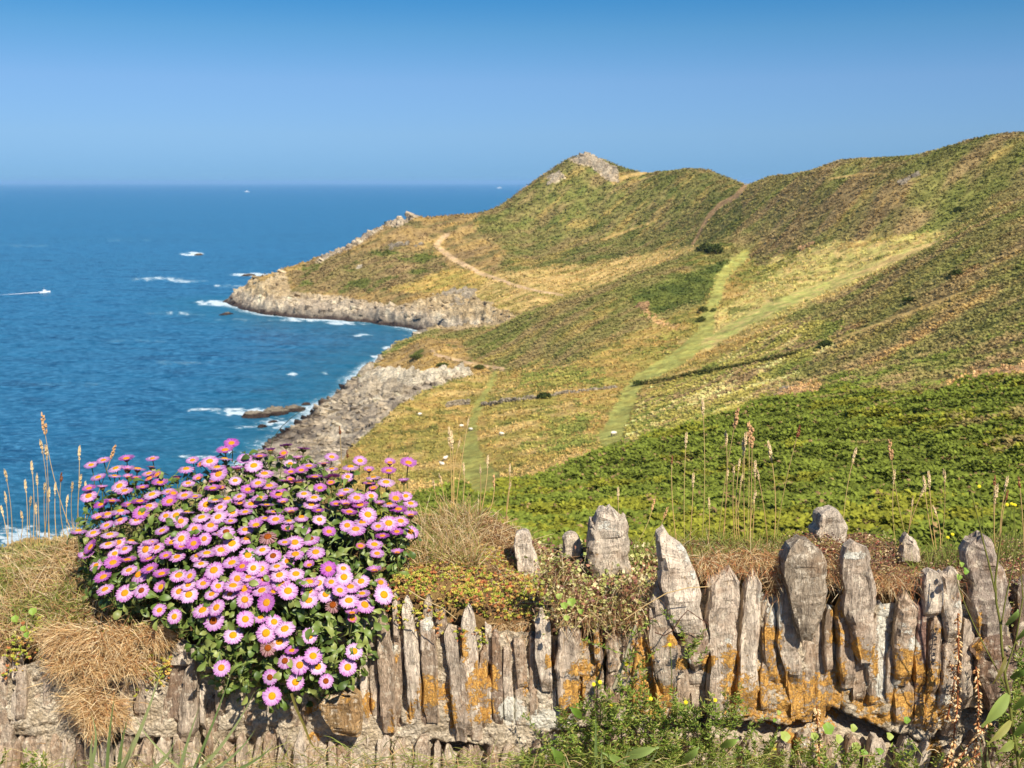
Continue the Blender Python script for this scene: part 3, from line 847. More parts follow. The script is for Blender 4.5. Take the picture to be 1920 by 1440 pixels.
LIP = [(-700,1200),(0,1225),(100,1190),(300,1190),(420,1170),(700,1125),(800,1135),(900,1160),(1000,1160),(1100,1175),(1200,1150),(1300,1085),(1400,1075),(1500,1100),(1600,1115),(1700,1105),(1800,1105),(1920,1110),(2700,1120)]
CREST = [(-700,1040),(0,1058),(80,1040),(150,1012),(300,985),(500,930),(700,962),(780,985),(850,968),(900,968),(960,985),(1020,1026),(1100,1032),(1200,1024),(1300,1022),(1400,1022),(1470,1010),(1540,996),(1620,1000),(1700,1040),(1800,1036),(1850,1012),(1920,1014),(2700,1030)]
Y_BACK = 2.62

def mound_pt(px, v):
    """a point of the turf on top of the wall: v 0 at the front lip, 1 at the crest"""
    px = np.asarray(px, float); v = np.asarray(v, float)
    xl, yl, zl = P(px, ipl(px, LIP), YW + 0.03)
    xc, yc, zc = P(px, ipl(px, CREST), 2.5)
    s = np.sin(np.clip(v, 0, 1) * math.pi / 2)
    y = YW + 0.03 + (2.5 - YW - 0.03) * v
    z = zl + (zc - zl) * s
    x = xl + (xc - xl) * v
    bump = 0.02 * fbm(x / 0.09, y / 0.09, 401, 4)
    return x, y, z + bump

# --- turf core
pxs = np.linspace(-700, 2700, 380); vv = np.linspace(0, 1, 26)
PX, VV = np.meshgrid(pxs, vv)
mxx, myy, mzz = mound_pt(PX, VV)
rows = [np.stack([mxx, myy, mzz], -1)]
front = rows[0][0].copy(); front[:, 2] -= 0.12; front[:, 1] += 0.02
back = rows[0][-1].copy(); back[:, 1] += 0.16; back[:, 2] -= 0.10
back2 = back.copy(); back2[:, 1] += 0.15; back2[:, 2] -= 0.75
G = np.concatenate([front[None], rows[0], back[None], back2[None]])
a, b = G.shape[:2]
idx = np.arange(a * b).reshape(a, b)
turf_faces = np.stack([idx[:-1, :-1], idx[:-1, 1:], idx[1:, 1:], idx[1:, :-1]], -1).reshape(-1, 4)
g = N('dry_turf_soil')
pos = g.n('ShaderNodeNewGeometry').outputs['Position']
n1 = g.noise(pos, 60, 8, 0.7); n2 = g.noise(pos, 9, 5, 0.6)
c1 = g.mix(g.ramp(n2, [(0.4, 0), (0.6, 1)]), lin(120, 92, 60), lin(150, 122, 76))
c1 = g.mix(1.0, c1, g.ramp(n1, [(0.3, 0.35), (0.7, 1.2)]), 'MULTIPLY')
g.l(g.pbr(c1, 0.95, g.bump(n1, 1.0, 0.012), 0.1), g.out.inputs[0])
MAT_SOIL = g.m
wall = empty('stone_wall', (0.0, YW, 68.75), 'old dry stone wall of upright grey slates with orange lichen and turf on top', 'wall')
def child(o, parent):
    o.parent = parent
    o.matrix_parent_inverse = Matrix.Translation(-Vector(parent.location))
    return o
child(mesh_np('turf', G.reshape(-1, 3), turf_faces, None, MAT_SOIL), wall)

# lichen marks, traced on the face of the wall
LICH = [(805,1300,24,34),(838,1310,12,36),(905,1300,30,60),(925,1265,16,24),(1104,1208,14,26),(1120,1215,8,18),(1100,1255,34,24),(1078,1300,24,34),(1060,1320,12,30),(1125,1200,10,20),(1200,1285,26,60),(1205,1225,20,30),(1230,1310,40,36),
        (1268,1200,20,14),(1280,1245,16,12),(1372,1240,22,24),(1375,1290,24,50),(1330,1245,16,18),(1448,1215,18,44),(1430,1265,10,30),(1462,1300,62,46),(1500,1330,76,40),(1430,1330,50,26),(1566,1108,16,14),(1570,1190,18,20),(1566,1150,12,16),(1556,1180,8,16),
        (1577,1262,14,28),(1607,1220,11,24),(1640,1240,8,30),(1700,1250,28,44),(1740,1285,28,50),(1745,1340,42,28),(1760,1182,10,18),(1836,1195,10,50),(1650,1345,40,12),(1545,1300,50,40),(1628,1322,28,20),(1690,1310,30,22),(1440,1190,12,30),
        (870,1210,8,26),(745,1240,6,18),(690,1320,10,30),(850,1340,10,26),(585,1330,16,14),(590,1382,14,10),(770,1340,8,20),(735,1360,6,22),(1030,1240,8,16),(985,1290,6,18),(640,1320,16,22),(1780,1230,10,20),(1755,1400,14,20),(1500,1400,18,24),(1480,1380,10,14)]
WHITE = [(1655,1180,14,70),(1650,1260,14,60),(1662,1130,12,40),(1700,1180,11,22),(1714,1212,12,22),(802,1168,12,18),(1556,1135,7,18),(1452,1150,18,40),(1289,1050,10,14),(1300,1078,8,12),(1600,1040,26,12),(1625,1220,8,40),(1290,1240,8,10),(1310,1245,6,10),
         (1370,1205,6,10),(1395,1090,6,10),(1285,1025,18,10),(1135,985,20,14),(1150,1000,10,16),(1510,1395,10,10),(740,1215,6,14),(720,1210,6,16),(1030,1350,50,24),(960,1330,30,30),(1800,1135,16,10),(1765,1330,24,40),(1430,1120,14,10),(1680,1280,10,14)]
def marks(v):
    px, py = to_px(v[:, 0], np.maximum(v[:, 1], 0.5), v[:, 2])
    l = np.zeros(len(v)); w = np.zeros(len(v))
    for (cx, cy, rx, ry) in LICH:
        d = ((px - cx) / (rx * 1.25)) ** 2 + ((py - cy) / (ry * 1.25)) ** 2
        l = np.maximum(l, np.clip(1.25 - d, 0, 1))
    for (cx, cy, rx, ry) in WHITE:
        d = ((px - cx) / (rx * 1.15)) ** 2 + ((py - cy) / (ry * 1.15)) ** 2
        w = np.maximum(w, np.clip(1.25 - d, 0, 1))
    return {'lichen': l, 'white': w}

def lichened(g, base, pos, wthr=0.5):
    la = g.n('ShaderNodeAttribute', attribute_name='lichen').outputs['Fac']
    wa = g.n('ShaderNodeAttribute', attribute_name='white').outputs['Fac']
    ln = g.noise(pos, 95, 6, 0.7, 0.4); lb = g.noise(pos, 28, 4, 0.6)
    s = g.math('ADD', g.math('MULTIPLY', la, 0.34), g.math('ADD', g.math('MULTIPLY', ln, 1.1), g.math('MULTIPLY', lb, 0.75)))
    s = g.math('MULTIPLY', s, 0.7)
    m = g.ramp(s, [(0.815, 0.0), (0.855, 1.0)])
    fleck = g.noise(pos, 260, 5, 0.75)
    oc = g.mix(g.ramp(fleck, [(0.38, 0.0), (0.62, 1.0)]), lin(188, 122, 44), lin(236, 188, 102))
    m = g.mix(1.0, m, g.ramp(fleck, [(0.36, 0.15), (0.44, 1.0)]), 'MULTIPLY')
    wn = g.noise(g.map(pos, (1, 1, 1), (0.4, 0, 0)), 120, 6, 0.7, 0.3)
    sw = g.math('ADD', g.math('MULTIPLY', wa, 0.42), g.math('ADD', g.math('MULTIPLY', wn, 0.9), g.math('MULTIPLY', lb, 0.35)))
    mw = g.ramp(sw, [(0.90, 0.0), (0.97, 1.0)])
    c = g.mix(g.math('MULTIPLY', mw, 0.92), base, lin(232, 226, 206))
    c = g.mix(m, c, oc)
    return c, g.math('ADD', m, mw)

g = N('grey_slate')
pos = g.n('ShaderNodeNewGeometry').outputs['Position']
att = g.n('ShaderNodeAttribute', attribute_name='Col').outputs['Color']
gr = g.map(pos, (1, 1, 0.24), (0.0, 0.10, 0.0))
n1 = g.noise(gr, 150, 8, 0.72, 0.5); n2 = g.noise(gr, 42, 6, 0.65, 0.3); n3 = g.noise(pos, 16, 4, 0.6); n4 = g.noise(pos, 300, 4, 0.6)
c1 = g.mix(1.0, att, g.ramp(n1, [(0.3, 0.7), (0.48, 0.98), (0.7, 1.28)]), 'MULTIPLY')
c1 = g.mix(0.75, c1, g.ramp(n2, [(0.34, 0.5), (0.5, 1.0), (0.66, 1.3)]), 'MULTIPLY')
n5 = g.noise(g.map(pos, (1, 1, 0.22), (0.0, 0.05, 0.0)), 70, 5, 0.6, 1.0)
crk = g.ramp(g.math('ABSOLUTE', g.math('SUBTRACT', n5, 0.5)), [(0.0, 0.55), (0.012, 1.0)])
c1 = g.mix(0.85, c1, crk, 'MULTIPLY')
c1 = g.mix(g.ramp(n3, [(0.5, 0.0), (0.72, 0.5)]), c1, lin(146, 104, 62))
c1 = g.mix(g.ramp(n4, [(0.62, 0.0), (0.72, 0.6)]), c1, lin(205, 190, 160))
n6 = g.noise(pos, 70, 5, 0.7)
c1 = g.mix(g.ramp(n6, [(0.53, 0.0), (0.62, 0.7)]), c1, lin(228, 212, 184))
c1 = g.mix(g.ramp(n6, [(0.32, 0.5), (0.42, 0.0)]), c1, lin(104, 84, 66))
cl, mm = lichened(g, c1, pos)
hh = g.math('ADD', g.math('ADD', g.math('MULTIPLY', crk, 0.5), g.math('MULTIPLY', n1, 0.8)), g.math('ADD', g.math('MULTIPLY', n2, 1.6), g.math('ADD', g.math('MULTIPLY', n4, 0.15), g.math('MULTIPLY', mm, 0.25))))
g.l(g.pbr(cl, 0.85, g.bump(hh, 1.0, 0.009), 0.25), g.out.inputs[0])
MAT_SLATE = g.m

g = N('old_lime_mortar')
pos = g.n('ShaderNodeNewGeometry').outputs['Position']
v = g.n('ShaderNodeTexVoronoi'); v.inputs['Scale'].default_value = 130; g.l(pos, v.inputs['Vector'])
n1 = g.noise(pos, 110, 8, 0.75); n2 = g.noise(pos, 22, 5, 0.6)
c1 = g.mix(g.ramp(n2, [(0.36, 0), (0.62, 1)]), lin(246, 228, 198), lin(214, 192, 158))
c1 = g.mix(1.0, c1, g.ramp(n1, [(0.3, 0.40), (0.5, 1.0), (0.7, 1.35)]), 'MULTIPLY')
c1 = g.mix(0.6, c1, g.ramp(v.outputs['Distance'], [(0.0, 1.15), (0.55, 0.6)]), 'MULTIPLY')
cl, mm = lichened(g, c1, pos)
hh = g.math('SUBTRACT', g.math('MULTIPLY', n1, 1.6), g.math('MULTIPLY', v.outputs['Distance'], 0.8))
g.l(g.pbr(cl, 0.95, g.bump(hh, 1.0, 0.009), 0.1), g.out.inputs[0])
MAT_MORTAR = g.m

LEDGE = [(-700,1400),(700,1372),(900,1395),(1000,1372),(1100,1368),(1240,1352),(1400,1352),(1500,1362),(1580,1330),(1620,1340),(1700,1372),(1790,1392),(1850,1330),(2700,1360)]
# mortar sheet
zx = np.linspace(-1.9, 1.9, 640); tz = np.linspace(0, 1, 110)
ZX, TZ = np.meshgrid(zx, tz)
pxm = 960 + ZX / YW * 2000 / 1.03
ztop = P(pxm, ipl(pxm, LIP) + 14, YW + 0.03)[2]
ZZ = 68.45 + (ztop - 68.45) * TZ
_, pym = to_px(ZX, np.full_like(ZX, YW), ZZ)
led = ipl(pxm, LEDGE) + 10 * fbm(ZX / 0.06, ZX * 0, 411, 3)
under = sstep(0, 7, pym - led) * (1 - 0.75 * sstep(14, 40, pym - led))
under = under * np.where(pxm < 1240, np.clip(.15 + 1.6 * fbm(ZX / .12, ZX * 0, 431, 2), 0, 1), 1.0)
YY = YW + 0.002 + 0.017 * fbm(ZX / 0.05, ZZ / 0.07, 412, 4) + 0.010 * fbm(ZX / 0.011, ZZ / 0.011, 413, 3) + 0.10 * under
YY = YY + 0.06 * sstep(0.42, 0.6, fbm(ZX / 0.035, ZZ / 0.16, 419, 3))
V = np.stack([ZX, YY, ZZ], -1).reshape(-1, 3)
idx = np.arange(len(V)).reshape(ZX.shape)
F = np.stack([idx[:-1, :-1], idx[:-1, 1:], idx[1:, 1:], idx[1:, :-1]], -1).reshape(-1, 4)
child(mesh_np('mortar', V, F, None, MAT_MORTAR, True, marks(V)), wall)

stone_n = [0]
def stone(xt, yt, xb, yb, wt, wm, wb, y=YW, tone=(150,130,108), rnd=0.35, dep=0.7, ragged=1.0, seed=None, parent=wall, lean=0.0):
    """an upright slate from its foot (xb, yb) to its tip (xt, yt), widths in photo pixels at the wall"""
    sd = stone_n[0] * 7 + 3 if seed is None else seed
    stone_n[0] += 1
    p0 = at(xb, yb, y); p1 = at(xt, yt, y + lean)
    k = y / 2000.0 / 0.98
    nr_, ns = (24, 18) if wm > 24 else (18, 14)
    t = np.linspace(0, 1, nr_) ** 0.92; th = np.linspace(0, 2 * math.pi, ns, endpoint=False)
    T, TH = np.meshgrid(t, th, indexing='ij')
    w = ipl(t, [(0, wb), (0.5, wm), (1.0, min(wt * 1.2, wm))]) * k * 0.5
    cap = np.sqrt(np.clip(1 - np.clip((t - (1 - rnd * 0.35)) / (rnd * 0.35), 0, 1) ** 2.6, 0.0, 1))
    w = w * np.maximum(cap, 0.25)
    wmax = np.max(w)
    d = np.full(nr_, max(0.014, dep * wmax)) * (0.55 + 0.45 * cap)
    ct, st_ = np.cos(TH), np.sin(TH)
    ex = 0.42
    L_ = np.linalg.norm(p1 - p0)
    cor = 1 + 0.16 * ragged * (vnoise(np.cos(th) * 2.1 + sd * 3.1 + 9, np.sin(th) * 2.1 + sd * 1.7, 77) * 2 - 1)
    X = np.sign(ct) * np.abs(ct) ** ex * w[:, None] * cor[None]
    Y = np.sign(st_) * np.abs(st_) ** ex * d[:, None] * (cor[None] * 0.5 + 0.5)
    Zl = T * L_
    # layered slate: ledges that run up the stone, chips across it
    lay = vnoise(X / 0.0075 + sd * 5.3, Zl / 0.16 + sd, 5)
    lay = np.round(lay * 4) / 4
    lay2 = vnoise(X / 0.0035 + sd * 2.3, Zl / 0.05 + sd, 6)
    chip = fbm3(X / 0.016 + sd, Y / 0.02 + 3 * sd, Zl / 0.022 + sd, 9, 3)
    big = fbm(Zl / 0.045 + sd * 1.9, TH * 0 + np.sign(ct) * 2 + sd, 11, 3)
    sc = min(1.0, (wm * k) / 0.045)
    front = np.clip(-st_, 0, 1)
    Y = Y + (0.009 * sc * (lay - 0.5) + 0.003 * (lay2 - 0.5)) * front * 1.5 + 0.005 * sc * chip * np.sign(-front)
    X = X * (1 + 0.20 * ragged * big) + 0.0035 * sc * chip * np.sign(ct)
    bend = 0.16 * max(wm, 8) * k * fbm(t * 2.1 + sd, t * 0 + sd * 1.3, 3, 3)
    X = X + bend[:, None]
    # broken top
    tj = np.clip(vnoise(X / 0.009 + sd * 3.7, X * 0 + sd, 31) - 0.25, 0, 1) * min(0.035, L_ * 0.2) * ragged
    tj = tj + 0.20 * (np.abs(X) / (wmax + 1e-6)) ** 2 * wmax * (0.6 + 0.9 * (vnoise(np.sign(X) * 3 + sd, X * 0, 32)))
    A_ = p0[None, None] * (1 - T[..., None]) + p1[None, None] * T[..., None]
    A_[..., 2] -= tj * sstep(0.45, 1.0, T)
    A_[..., 1] += 0.018 * (1 - sstep(0, 0.2, T)) * (1 if wm < 60 else .6)
    V = A_.copy(); V[..., 0] += X; V[..., 1] += Y
    V = V.reshape(-1, 3)
    i0 = np.arange(nr_ * ns).reshape(nr_, ns)
    j = np.roll(i0, -1, axis=1)
    F = np.stack([i0[:-1], j[:-1], j[1:], i0[1:]], -1).reshape(-1, 4)
    topc = V[i0[-1]].mean(0); botc = V[i0[0]].mean(0)
    V = np.concatenate([V, [topc, botc]])
    n0 = nr_ * ns
    F2 = np.stack([i0[-1], j[-1], np.full(ns, n0)], -1); F3 = np.stack([j[0], i0[0], np.full(ns, n0 + 1)], -1)
    col = np.ones((len(V), 3)) * lin(*tone) * rng.uniform(0.85, 1.12)
    return child(mesh_np('stone', V, [F, F2, F3], col, MAT_SLATE, False, marks(V)), parent)

G1, G2, G3, G4 = (196,176,152), (180,156,130), (212,194,170), (158,134,112)
# tall stones at the back of the wall top
stone(1135,948, 1140,1090, 46,72,76, 2.34, G3, 0.5); stone(975,984, 998,1092, 22,40,40, 2.3, G3, 0.5); stone(1070,996, 1068,1050, 24,34,36, 2.4, G3, 0.6)
stone(1553,950, 1562,1040, 44,62,66, 2.45, G3, 0.6); stone(1703,998, 1706,1060, 20,34,38, 2.4, G3, 0.8)
# named stones of the front row
big_ = [
 (44,1233,42,1360, 15,20,19, 0.0,G1,.3),(8,1228,6,1400, 16,22,24, .01,G2,.3),(20,1345,16,1450, 22,24,24, .01,G1,.2),(70,1280,72,1440,18,26,28,.02,G2,.2),
 (120,1300,118,1440,26,30,28,.02,G2,.2),(160,1330,164,1450,24,26,26,.02,G1,.2),
 (340,1200,336,1252, 26,30,28, -.005,G3,.2),(362,1236,345,1392, 24,38,34, -.01,G1,.3),(318,1290,312,1420, 14,18,14, .01,G2,.3),(290,1300,284,1400,18,20,16,.02,G2,.3),
 (400,1290,400,1400,24,28,28,.02,G4,.3),(440,1280,438,1400,22,30,30,.02,G4,.3),(485,1290,482,1392,24,30,26,.03,G4,.3),(530,1300,528,1390,26,30,24,.03,G4,.3),
 (640,1292,648,1372, 66,76,54, -.03,(168,136,92),.3),(588,1330,588,1385,30,34,30,.02,G4,.3),
 (716,1128,728,1376, 16,32,28, -.012,G2,.25),(741,1112,744,1205, 8,12,12, -.01,G1,.3),(764,1112,778,1352, 18,28,22, -.012,G3,.35),
 (802,1108,808,1358, 12,30,26, -.012,G2,.25),(798,1150,800,1230,18,20,20,-.016,G3,.3),(844,1160,866,1392, 20,24,20, -.012,G1,.35),(876,1130,892,1388, 22,30,26, -.01,G3,.35),
 (866,1230,878,1380,12,18,20,-.018,G1,.3),(908,1200,904,1375,12,20,22,0.0,G2,.3),(930,1178,934,1372, 16,24,22, 0.0,G4,.3),(952,1190,956,1370,14,18,18,.005,G1,.3),
 (1014,1140,1024,1298, 22,30,22, -.016,G3,.3),(975,1185,978,1300,18,22,18,0.0,G2,.3),(1066,1160,1064,1352, 40,42,30, -.012,G1,.2),
 (1118,1172,1120,1246, 10,13,12, -.006,G3,.3),(1148,1178,1150,1268, 20,26,20, 0,G2,.3),(1180,1165,1176,1320, 24,28,20, .004,G2,.3),(1196,1200,1190,1330,14,18,16,-.004,G1,.3),
 (1226,1088,1256,1310, 20,50,36, -.012,G1,.6),(1246,988,1294,1180, 42,78,66, -.02,G3,.4),(1222,1160,1250,1340,28,34,30,-.004,G2,.3),
 (1300,1150,1308,1260, 40,46,22, -.02,G4,.2),(1275,1180,1280,1350,20,26,26,-.006,G2,.3),
 (1358,1060,1352,1345, 60,58,40, -.02,G1,.12),(1408,1068,1398,1345, 28,38,36, -.014,G3,.25),
 (1500,1004,1512,1194, 62,86,22, -.03,(166,148,124),.5),(1466,1092,1490,1290, 16,40,32, -.012,G1,.5),(1440,1125,1446,1290,20,26,24,.0,G2,.4),
 (1600,1012,1622,1240, 44,60,34, -.026,G1,.5),(1576,1118,1592,1292, 26,34,24, -.01,G2,.4),(1548,1130,1552,1270, 16,20,20, .0,G2,.4),
 (1696,1104,1690,1285, 40,44,26, -.016,G2,.4),(1744,1066,1742,1160, 32,38,26, -.02,G3,.35),(1778,1058,1786,1205, 30,36,20, -.02,G3,.35),(1722,1120,1722,1300,16,22,20,-.012,(128,98,84),.4),
 (1752,1150,1742,1310,22,28,26,-.006,G2,.4),(1778,1190,1770,1340,22,26,24,-.006,G1,.4),(1812,1145,1806,1330, 18,28,24, -.012,G1,.3),
 (1838,998,1858,1190, 48,68,58, -.02,(168,150,132),.45),(1862,1170,1872,1330, 70,96,66, -.012,(136,112,94),.2),(1915,1080,1925,1300,46,60,50,.0,(140,118,98),.3),(1990,1090,1985,1330,60,70,60,.0,G1,.3),
 (1640,1150,1632,1290,18,22,20,-.004,G1,.4),(1668,1210,1664,1330,12,16,14,.0,G1,.4),
]
for (xt, yt, xb, yb, wt, wm, wb, dy, tone, rnd) in big_:
    stone(xt, yt, xb, yb, wt, wm, wb, YW + dy, tone, rnd)
for (xt, yt, xb, yb, wt, wm, wb, dy, tone, rnd) in list(big_):
    lg = ipl(xb, LEDGE)
    if lg - yb > 50 and yb > 1170:
        m_ = max(1, int(wm / 26))
        for q_ in range(m_):
            xx = xb + (q_ - (m_ - 1) / 2) * wm / m_ * .9
            stone(xx, yb - 30 - random.uniform(0, 20), xx + random.uniform(-4, 4), lg - random.uniform(0, 22), wm / m_ * .8, wm / m_ * 1.05, wm / m_ * .85, YW + .008 + random.uniform(0, .008), random.choice((G1, G2, G4)), .35)
# foot course below the ledge, lumps of stone and mortar
for (xt, yt, xb, yb, wt, wm, wb, dy, tone) in [
    (1040,1375,985,1450,20,30,34,-.02,G3),(1010,1385,960,1460,16,22,24,-.01,G2),(955,1390,930,1460,16,24,26,.0,G1),(1075,1385,1050,1455,18,26,26,.02,G1),
    (1510,1368,1505,1450,28,34,34,.02,G1),(1545,1372,1540,1450,20,26,26,.03,G2),(1470,1378,1462,1450,22,28,28,.03,G1),(1600,1375,1590,1450,20,28,30,.03,G2),(1645,1372,1622,1450,24,34,38,.01,G3),
    (1700,1378,1690,1460,30,40,44,.02,G1),(1735,1380,1712,1460,20,28,30,.0,G3),(1780,1400,1745,1460,26,36,38,.0,G1),(1830,1370,1800,1460,26,40,44,.02,G4),(1880,1350,1860,1460,40,50,50,.03,G4),
    (1250,1372,1246,1450,30,36,36,.03,G2),(1300,1368,1302,1450,26,34,34,.03,G1),(1350,1372,1352,1450,30,36,36,.03,G2),(1410,1372,1400,1450,26,34,34,.03,G1),(1150,1380,1146,1450,30,38,38,.03,G2)]:
    stone(xt, yt, xb, yb + 45, wt, wm, wb, YW + dy - .01, tone, 0.3)
cur = -500.0
while cur < 2400:
    w = random.uniform(14, 32); c = cur + w / 2; cur += w + random.uniform(-2, 10)
    if 930 < c < 1100 or 1230 < c < 1900: continue
    lg = ipl(c, LEDGE)
    stone(c + random.uniform(-6, 6), lg - random.uniform(-4, 16), c + random.uniform(-8, 8), 1500, w * .7, w, w, YW + random.uniform(-.004, .014), random.choice((G1, G2, G4, G3)), .35)
# the narrow slates packed between them, also where the wall runs on out of the frame
cur = -560.0
occupied = [((b[0] + b[2]) / 2, b[5]) for b in big_]
while cur < 2500:
    w = random.uniform(10, 25)
    c = cur + w / 2
    cur += w + random.uniform(-3, 3)
    if any(abs(c - ox) < ow * 0.42 for ox, ow in occupied) and 0 < c < 1950: continue
    ly = ipl(c, LIP) + random.uniform(-8, 30); by = ipl(c, LEDGE) - random.uniform(0, 30)
    if by - ly < 70: ly = by - 90
    if random.random() < 0.35:
        mid = ly + (by - ly) * random.uniform(0.4, 0.6)
        stone(c, ly, c + random.uniform(0, 6), mid - 3, w * .7, w, w * .9, YW + random.uniform(.0, .016), random.choice((G1, G2, G2, G4, G3)), 0.3)
        ly = mid + 4
    stone(c + random.uniform(-4, 4), ly, c + random.uniform(-4, 6), by, w * .8, w, w * .8, YW + random.uniform(.0, .016), random.choice((G1, G2, G2, G4, G3)), 0.3)

# ------------------------------------------------------------------ verge at the foot of the wall
vx = np.linspace(-6, 6, 200); vy = np.linspace(-5, 2.35, 150)
VX, VY = np.meshgrid(vx, vy)
VZ = 68.56 - 0.10 * np.clip(1.9 - VY, 0, 1.5) + 0.03 * fbm(VX / 0.25, VY / 0.25, 421, 4)
V = np.stack([VX, VY, VZ], -1).reshape(-1, 3); idx = np.arange(len(V)).reshape(VX.shape)
F = np.stack([idx[:-1, :-1], idx[:-1, 1:], idx[1:, 1:], idx[1:, :-1]], -1).reshape(-1, 4)
verge = mesh_np('verge', V, F, None, MAT_SOIL); verge['kind'] = 'structure'
# ------------------------------------------------------------------ seaside daisies
def pal_mat(name, transl=0.2, rough=0.6, spec=0.2):
    return leafy_material(name, transl, rough, spec)
MAT_PETAL = pal_mat('daisy_petal', 0.38, 0.55, 0.15)
MAT_LEAF = pal_mat('fleshy_leaf', 0.12, 0.45, 0.35)
MAT_STRAW = pal_mat('dry_straw', 0.25, 0.7, 0.2)
MAT_GREEN = pal_mat('green_blade', 0.3, 0.5, 0.25)

def disc_mat(name, c1, c2):
    g = N(name)
    tcx = g.n('ShaderNodeTexCoord').outputs['Object']
    v = g.n('ShaderNodeTexVoronoi'); v.inputs['Scale'].default_value = 900; g.l(tcx, v.inputs['Vector'])
    c = g.mix(g.ramp(v.outputs['Distance'], [(0.1, 0.0), (0.6, 1.0)]), c1, c2)
    g.l(g.pbr(c, 0.8, g.bump(v.outputs['Distance'], 1.0, 0.0012), 0.15), g.out.inputs[0]); return g.m
DISC = [disc_mat('disc_yellow', lin(250,192,36), lin(210,134,16)), disc_mat('disc_orange', lin(248,180,40), lin(208,126,20)), disc_mat('disc_brown', lin(205,110,25), lin(120,55,12))]

def raw_mesh(name, V, F, cols, mat, smooth=False):
    o = mesh_np(name, V, F, cols, mat, smooth)
    me = o.data
    bpy.data.objects.remove(o)
    return me

def petal_mesh(seed, cup, tipc, basec, underc, R=0.0198, n=46):
    r = np.random.default_rng(seed)
    V, F, Cc = [], [], []
    for layer in range(2):
        for i in range(n):
            a = 2 * math.pi * (i + r.uniform(-.4, .4)) / n + layer * 0.07
            Ln = R * r.uniform(0.86, 1.06) * (1.0 if layer == 0 else 0.97)
            w = 0.0011 * r.uniform(0.8, 1.2)
            cu_ = cup + r.uniform(-0.12, 0.12)
            d = np.array([math.cos(a), math.sin(a), 0]); s = np.array([-math.sin(a), math.cos(a), 0])
            zz = -0.0008 * layer + r.uniform(0, 0.0008)
            r0 = 0.0055
            pts = []
            for t in (0, 0.45, 0.85, 1.0):
                rr = r0 + (Ln - r0) * t
                h = zz + math.sin(cu_) * (rr - r0) * (1 - 0.25 * t) - 0.0015 * t * t
                rr2 = r0 + math.cos(cu_) * (rr - r0)
                ww = w * (0.55, 1.0, 1.0, 0.35)[(0, 0.45, 0.85, 1.0).index(t)]
                pts += [d * rr2 + s * ww + np.array([0, 0, h]), d * rr2 - s * ww + np.array([0, 0, h])]
            k = len(V); V += pts
            F += [(k, k + 1, k + 3, k + 2), (k + 2, k + 3, k + 5, k + 4), (k + 4, k + 5, k + 7, k + 6)]
            for t in (0, 0.45, 0.85, 1.0):
                c = (basec * (1 - t) + tipc * t) if layer == 0 else underc
                c = c * r.uniform(0.92, 1.05)
                Cc += [c, c]
    # calyx under the head
    ns = 10; k = len(V)
    for (rr, z_) in ((0.0068, -0.0012), (0.0060, -0.0048), (0.0022, -0.0078)):
        for j in range(ns):
            a = 2 * math.pi * j / ns; V.append(np.array([rr * math.cos(a), rr * math.sin(a), z_])); Cc.append(lin(120,118,70) * .8)
    for q_ in range(2):
        for j in range(ns):
            j2 = (j + 1) % ns
            F.append((k + q_ * ns + j, k + (q_ + 1) * ns + j, k + (q_ + 1) * ns + j2, k + q_ * ns + j2))
    return raw_mesh('flower', np.array(V), np.array(F), np.array(Cc), MAT_PETAL)

def dome_mesh(name, R, H, mat, ns=14, nr_=5, col=(1, 1, 1), dim=0.25):
    V, F = [], []
    for i in range(nr_ + 1):
        t = i / nr_
        r_ = R * math.cos(t * math.pi / 2 * 0.98) if t < 1 else 0.0002
        h = H * math.sin(t * math.pi / 2) * (1 - dim * max(0, t - 0.6) / 0.4)
        for j in range(ns):
            a = 2 * math.pi * j / ns; V.append((r_ * math.cos(a), r_ * math.sin(a), h))
    for i in range(nr_):
        for j in range(ns):
            j2 = (j + 1) % ns; F.append((i * ns + j, i * ns + j2, (i + 1) * ns + j2, (i + 1) * ns + j))
    return raw_mesh(name, np.array(V), np.array(F), np.ones((len(V), 3)) * np.array(col), mat, True)

pk = lambda r, g_, b, m=0.80: lin(r, g_, b) * m
PET = [petal_mesh(1, 0.08, pk(226,166,220), pk(249,224,242), pk(218,140,208)), petal_mesh(2, 0.02, pk(232,180,226), pk(250,234,245), pk(220,150,212)),
       petal_mesh(3, 0.22, pk(218,154,216), pk(242,206,236), pk(208,118,200)), petal_mesh(4, -0.1, pk(220,160,218), pk(240,210,236), pk(212,126,204)),
       petal_mesh(5, 0.4, pk(208,120,204), pk(230,160,220), pk(196,92,190)), petal_mesh(6, 0.25, pk(198,100,196), pk(220,140,214), pk(180,76,180)),
       petal_mesh(8, -0.42, pk(222,166,214), pk(238,206,226), pk(200,120,190)), petal_mesh(9, 0.8, pk(216,140,206), pk(232,180,222), pk(206,120,196), n=34), petal_mesh(10, -0.25, pk(196,140,150), pk(206,170,150), pk(150,96,100), n=26), petal_mesh(7, 0.55, pk(214,120,170), pk(228,160,190), pk(205,100,150), R=0.013)]
DISCM = [dome_mesh('disc', 0.0078, 0.0036, m) for m in DISC]

